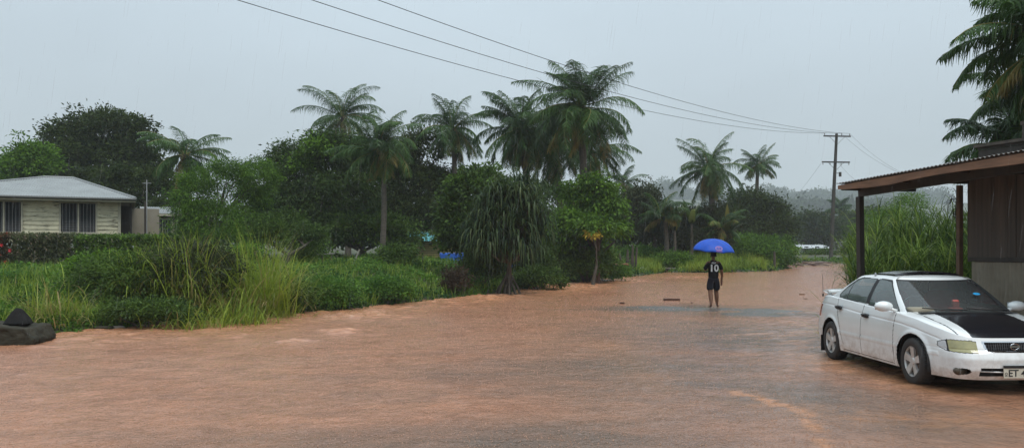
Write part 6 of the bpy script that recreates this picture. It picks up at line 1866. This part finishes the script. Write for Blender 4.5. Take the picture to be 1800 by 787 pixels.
# pale slabs of a yard path at the far left
b = MB(); c = P(20, 494, 24.5); b.ico((0, 0, 0), (1.9, .35, .06), 3, .1, nu=30)
o = b.build('mud_bank', mat('bare_soil', (.17, .12, .075), rough=.9, scale=3, col2=(.10, .07, .045)), loc=(c.x, c.y, lz(c.x, c.y) + .07), smooth=True); tag(o, 'bare soil strip at the left edge below the hedge', kind='structure')
# plank and scraps on the shallow asphalt
def stick(px0, px1, py, label, name='plank', w=.11, h=.05, m=None, yaw=0.0, cat='plank', grp=None, zoff=.03):
    ax, ay_ = G(px0, py); bx, by = G(px1, py); c = ((ax + bx) / 2, (ay_ + by) / 2, float(wz(ay_)) + zoff); L_ = abs(bx - ax)
    b = MB(); n = 8; V = []
    for i in range(n + 1):
        t_ = i / n; yy = .01 * math.sin(t_ * 7); ww = w * (.5 if i in (0, n) else 1)
        V += [(-L_ / 2 + L_ * t_, -ww / 2 + yy, -h / 2), (-L_ / 2 + L_ * t_, ww / 2 + yy, -h / 2), (-L_ / 2 + L_ * t_, ww / 2 + yy, h / 2), (-L_ / 2 + L_ * t_, -ww / 2 + yy, h / 2)]
    b.add(V, [(i * 4 + k, i * 4 + (k + 1) % 4, i * 4 + 4 + (k + 1) % 4, i * 4 + 4 + k) for i in range(n) for k in range(4)] + [(3, 2, 1, 0), (n * 4, n * 4 + 1, n * 4 + 2, n * 4 + 3)])
    o = b.build(name, m or M_bark, loc=c); o.rotation_euler = (0, 0, yaw); tag(o, label, cat, grp); return o
M_wetwood = mat('wet_brown_wood', (.09, .045, .03), rough=.4, scale=5, col2=(.05, .025, .018), stretch=(.2, 1, 1))
stick(1166, 1195, 528, 'short brown plank lying in the shallow water left of the walker', m=M_wetwood, w=.10, h=.09)
stick(1089, 1098, 534, 'small brown clod left of the plank', name='wood_scrap', m=M_wetwood, w=.09, h=.06, cat='wood scrap')
stick(1214, 1218, 533, 'tiny scrap between the plank and the walker', name='wood_scrap', m=M_wetwood, w=.05, h=.03, cat='wood scrap')
stick(1405, 1415, 518, 'light brown clod in the water right of the walker', name='wood_scrap', m=mat('tan_clod', (.22, .13, .08), rough=.7), w=.12, h=.04, cat='wood scrap')
stick(1412, 1420, 526, 'smaller clod just below the light brown one', name='wood_scrap', m=mat('tan_clod_small', (.2, .12, .075), rough=.7), w=.06, h=.02, cat='wood scrap')
# heap of branches stranded across the far road
gx_, gy_ = G(1415, 467); t = empty('branch_heap', (gx_, gy_, float(wz(gy_))), 'heap of flood swept branches stranded on the far road', 'branches')
pr = np.random.default_rng(5)
for i in range(34):
    a = pr.normal() * .35 + (math.pi if pr.random() < .5 else 0); L_ = pr.uniform(.6, 1.7); c = Vector((pr.uniform(-1.7, 1.8), pr.normal() * .3, pr.uniform(.05, .28)))
    d = Vector((math.cos(a), math.sin(a), pr.normal() * .14)); b = MB(); r_ = pr.uniform(.02, .055)
    b.tube([c - d * L_ / 2, c + Vector((0, 0, pr.uniform(0, .1))), c + d * L_ / 2], [r_, r_ * .8, r_ * .4], 6); b.build('branch', M_wetwood, t)
# stump fence of rough posts by the track, a white bag, the broken post on the rise
for i, px in enumerate([1096, 1101, 1105, 1109, 1113, 1117]):
    Y = 50; x = PX(px, Y); g = lz(x, Y); h_ = PZ([446, 440, 438, 436, 430, 434][i], Y) - g
    b = MB(); ln = [-.12, .03, -.03, .05, -.02, .04][i]; b.tube([(0, 0, -.2), (ln, 0, h_ * .5), (ln * 2.2, 0, h_)], [.075, .07, .05], 8)
    o = b.build('fence_post', M_bark, loc=(x, Y, g)); tag(o, ['leftmost, leaning rough post by the track', 'second rough post from the left by the track', 'third rough post from the left by the track', 'third rough post from the right by the track', 'tallest of the rough posts by the track', 'rightmost rough post by the track'][i], 'fence post', 'rough posts at the end of the left bank')
x, y = G(1131, 480); b = MB(); b.ico((0, 0, 0), (.34, .25, .2), 5, .2); o = b.build('white_bag', mat('white_sack', (.62, .62, .60), rough=.6, bump=.5), loc=(x, y + .3, float(wz(y)) + .18), smooth=True); tag(o, 'white bag lying on the point of the bank by the posts', 'bag')
x, y = G(1151, 477); b = MB(); b.ico((0, 0, 0), (.22, .12, .10), 6, .15); o = b.build('orange_scrap', mat('orange_scrap', (.45, .12, .05), rough=.6), loc=(x, y + .2, float(wz(y)) + .12), smooth=True); tag(o, 'small orange scrap on the gravel right of the white bag', 'litter')
b = MB(); c = P(1088, 466, 49); b.tube([(-.5, 0, .15), (0, 0, 0), (.45, 0, .08), (.75, 0, -.1)], [.03, .06, .06, .02], 6); o = b.build('red_branch', mat('red_brown_branch', (.25, .07, .04), rough=.6), loc=c); tag(o, 'reddish dead branch left of the rough posts', 'branch')
x, y = PX(1361, 57), 57; g = lz(x, y); b = MB(); b.tube([(0, 0, -.3), (.02, 0, .6), (0, 0, PZ(442, 57) - g)], [.10, .09, .08], 8); o = b.build('fence_post', M_bark, loc=(x, y, g)); tag(o, 'lone short broken post at the right end of the grassy rise', 'fence post')
# yard fence, sticks and posts behind the left bank
for i, (px, pt, Y, lean) in enumerate([(567, 446, 38, 0), (581, 448, 38, .05), (618, 438, 36, .35), (743, 452, 39, 0), (958, 430, 38, 0), (478, 452, 36, 0)]):
    x = PX(px, Y); g = lz(x, Y); h_ = max(PZ(pt, Y) - g, .5); b = MB(); b.tube([(0, 0, -.2), (lean * .5, 0, h_ * .5), (lean, 0, h_)], .028 if i != 2 else .035, 6)
    o = b.build('yard_stake', mat('grey_stake_%d' % i, (.30, .28, .24) if i == 2 else (.09, .08, .065), rough=.8), loc=(x, Y, g)); tag(o, ['thin dark yard stake left of its twin behind the bank', 'thin dark yard stake right of its twin behind the bank', 'pale leaning stick in the yard behind the bank', 'dark stake left of the yellowish hut wall', 'dark stake right of the pandanus', 'dark stake behind the bright grass fountain'][i], 'stake', 'stakes behind the left bank')
x, y = PX(573, 37.6), 37.6; b = MB(); b.tube([(-.45, 0, 0), (.4, 0, .04)], .025, 5); o = b.build('fence_rail', mat('grey_rail', (.3, .29, .27), rough=.8), loc=(x, y, PZ(447, 37.6))); tag(o, 'grey rail lying across the two yard stakes', 'rail')
x, y = PX(900, 44), 44
for i, (px, Y, pt, lab_, r_) in enumerate([(952, 42, 425, 'bare thin trunk between pandanus and papaya', .06), (1050, 40.5, 400, 'leaning reddish trunk under the bright papaya tree', .11)]):
    x = PX(px, Y); g = lz(x, Y); h_ = PZ(pt, Y) - g; b = MB(); b.tube([(0, 0, -.2), (.05, 0, h_ * .6), (-.05, 0, h_)], [r_ * 1.2, r_, r_ * .8], 8); o = b.build('tree_trunk', mat('reddish_trunk_%d' % i, (.11, .06, .04), rough=.8), loc=(x, Y, g)); tag(o, lab_, 'trunk')
# mud and gravel patch on the point behind the walker
pts = [G(1150, 476), G(1190, 476.5), G(1235, 477), G(1225, 473.5), G(1180, 472), G(1155, 473)]
b = MB(); cx0 = sum(p_[0] for p_ in pts) / 6; cy0 = sum(p_[1] for p_ in pts) / 6
b.ico((0, 0, 0), (2.4, 2.2, .12), 4, .06, nu=30); o = b.build('gravel_patch', mat('wet_gravel', (.20, .17, .14), rough=.8, scale=14, col2=(.09, .08, .07)), loc=(cx0, cy0, float(wz(cy0)) + .12), smooth=True); tag(o, 'grey gravel patch at the foot of the track', kind='structure')
# ------------------------------------------------------------------ rain: little splashes on the water and thin falling drops
r_ = np.random.default_rng(2024)
n = 26000
y = np.exp(r_.uniform(math.log(3.6), math.log(45), n)); x = r_.uniform(-.68, .5, n) * y
k = (land_sd(x, y) < -.05) & ~((np.abs(x - 6.06) < .95) & (np.abs(y - 12) < 2.4)) & (x < 7.0 + .0 * y)
x, y = x[k], y[k]; n = len(x)
h = r_.uniform(.003, .012, n) * (1 + y / 30); w = r_.uniform(.0025, .0055, n) * (1 + y / 14); z = wz(y)
V = np.stack([np.stack([x - w, y, z], 1), np.stack([x, y - w, z], 1), np.stack([x + w, y, z], 1), np.stack([x, y + w, z], 1), np.stack([x + r_.normal(size=n) * w * .3, y, z + h], 1)], 1)
V[:, :, 2] += .004
i = np.arange(n)[:, None] * 5
b = MB(); b.add(V.reshape(-1, 3), np.concatenate([i + np.array([[0, 1, 4]]), i + np.array([[1, 2, 4]]), i + np.array([[2, 3, 4]]), i + np.array([[3, 0, 4]])]))
M_spl = mat('splash_water', (.46, .29, .20), rough=.15, scale=60, col2=(.24, .13, .08))
o = b.build('rain_splashes', M_spl); tag(o, 'countless small rain splashes pitting the floodwater', 'rain splashes', kind='stuff')
n = 1500
y = np.exp(r_.uniform(math.log(6), math.log(34), n)); x = r_.uniform(-.72, .72, n) * y; z = H + r_.uniform(-.24, .34, n) * y
k = (z > .1) & ~((x > 5.0) & (y < 16)); x, y, z = x[k], y[k], z[k]; n = len(x)
L_ = r_.uniform(.10, .26, n); w = .0007 + 0 * y; d = np.array([.13, .02, 1.0])
Pb = np.stack([x, y, z], 1); Pt = Pb + d * L_[:, None]
s3 = [np.stack([w * math.cos(a), w * math.sin(a), 0 * w], 1) for a in (0, 2.094, 4.189)]
V = np.stack([Pb + q_ for q_ in s3] + [Pt + q_ for q_ in s3], 1).reshape(-1, 3); i = np.arange(n)[:, None] * 6
b = MB(); b.add(V, np.concatenate([i + np.array([[0, 1, 4, 3]]), i + np.array([[1, 2, 5, 4]]), i + np.array([[2, 0, 3, 5]])]))
m = bpy.data.materials.new('falling_rain'); m.use_nodes = True; t = m.node_tree; bs = t.nodes['Principled BSDF']
bs.inputs['Base Color'].default_value = (.75, .8, .85, 1); bs.inputs['Roughness'].default_value = .1; bs.inputs['Alpha'].default_value = .12
o = b.build('rain', m); tag(o, 'thin slanting streaks of falling rain', 'rain', kind='stuff')
# ------------------------------------------------------------------ rain haze
b = MB(); b.box((100, 640, 59.35), (2600, 1400, 121.3))
mh = bpy.data.materials.new('haze_air'); mh.use_nodes = True
t = mh.node_tree
for n_ in list(t.nodes):
    if n_.type == 'BSDF_PRINCIPLED': t.nodes.remove(n_)
pv = t.nodes.new('ShaderNodeVolumePrincipled')
pv.inputs['Color'].default_value = (0.86, 0.93, 0.97, 1)
pv.inputs['Density'].default_value = HAZE
pv.inputs['Anisotropy'].default_value = 0.0
t.links.new(pv.outputs[0], t.nodes['Material Output'].inputs['Volume'])
hz = b.build('haze', mh); tag(hz, 'thin grey rain haze over the whole scene', 'haze', kind='stuff')
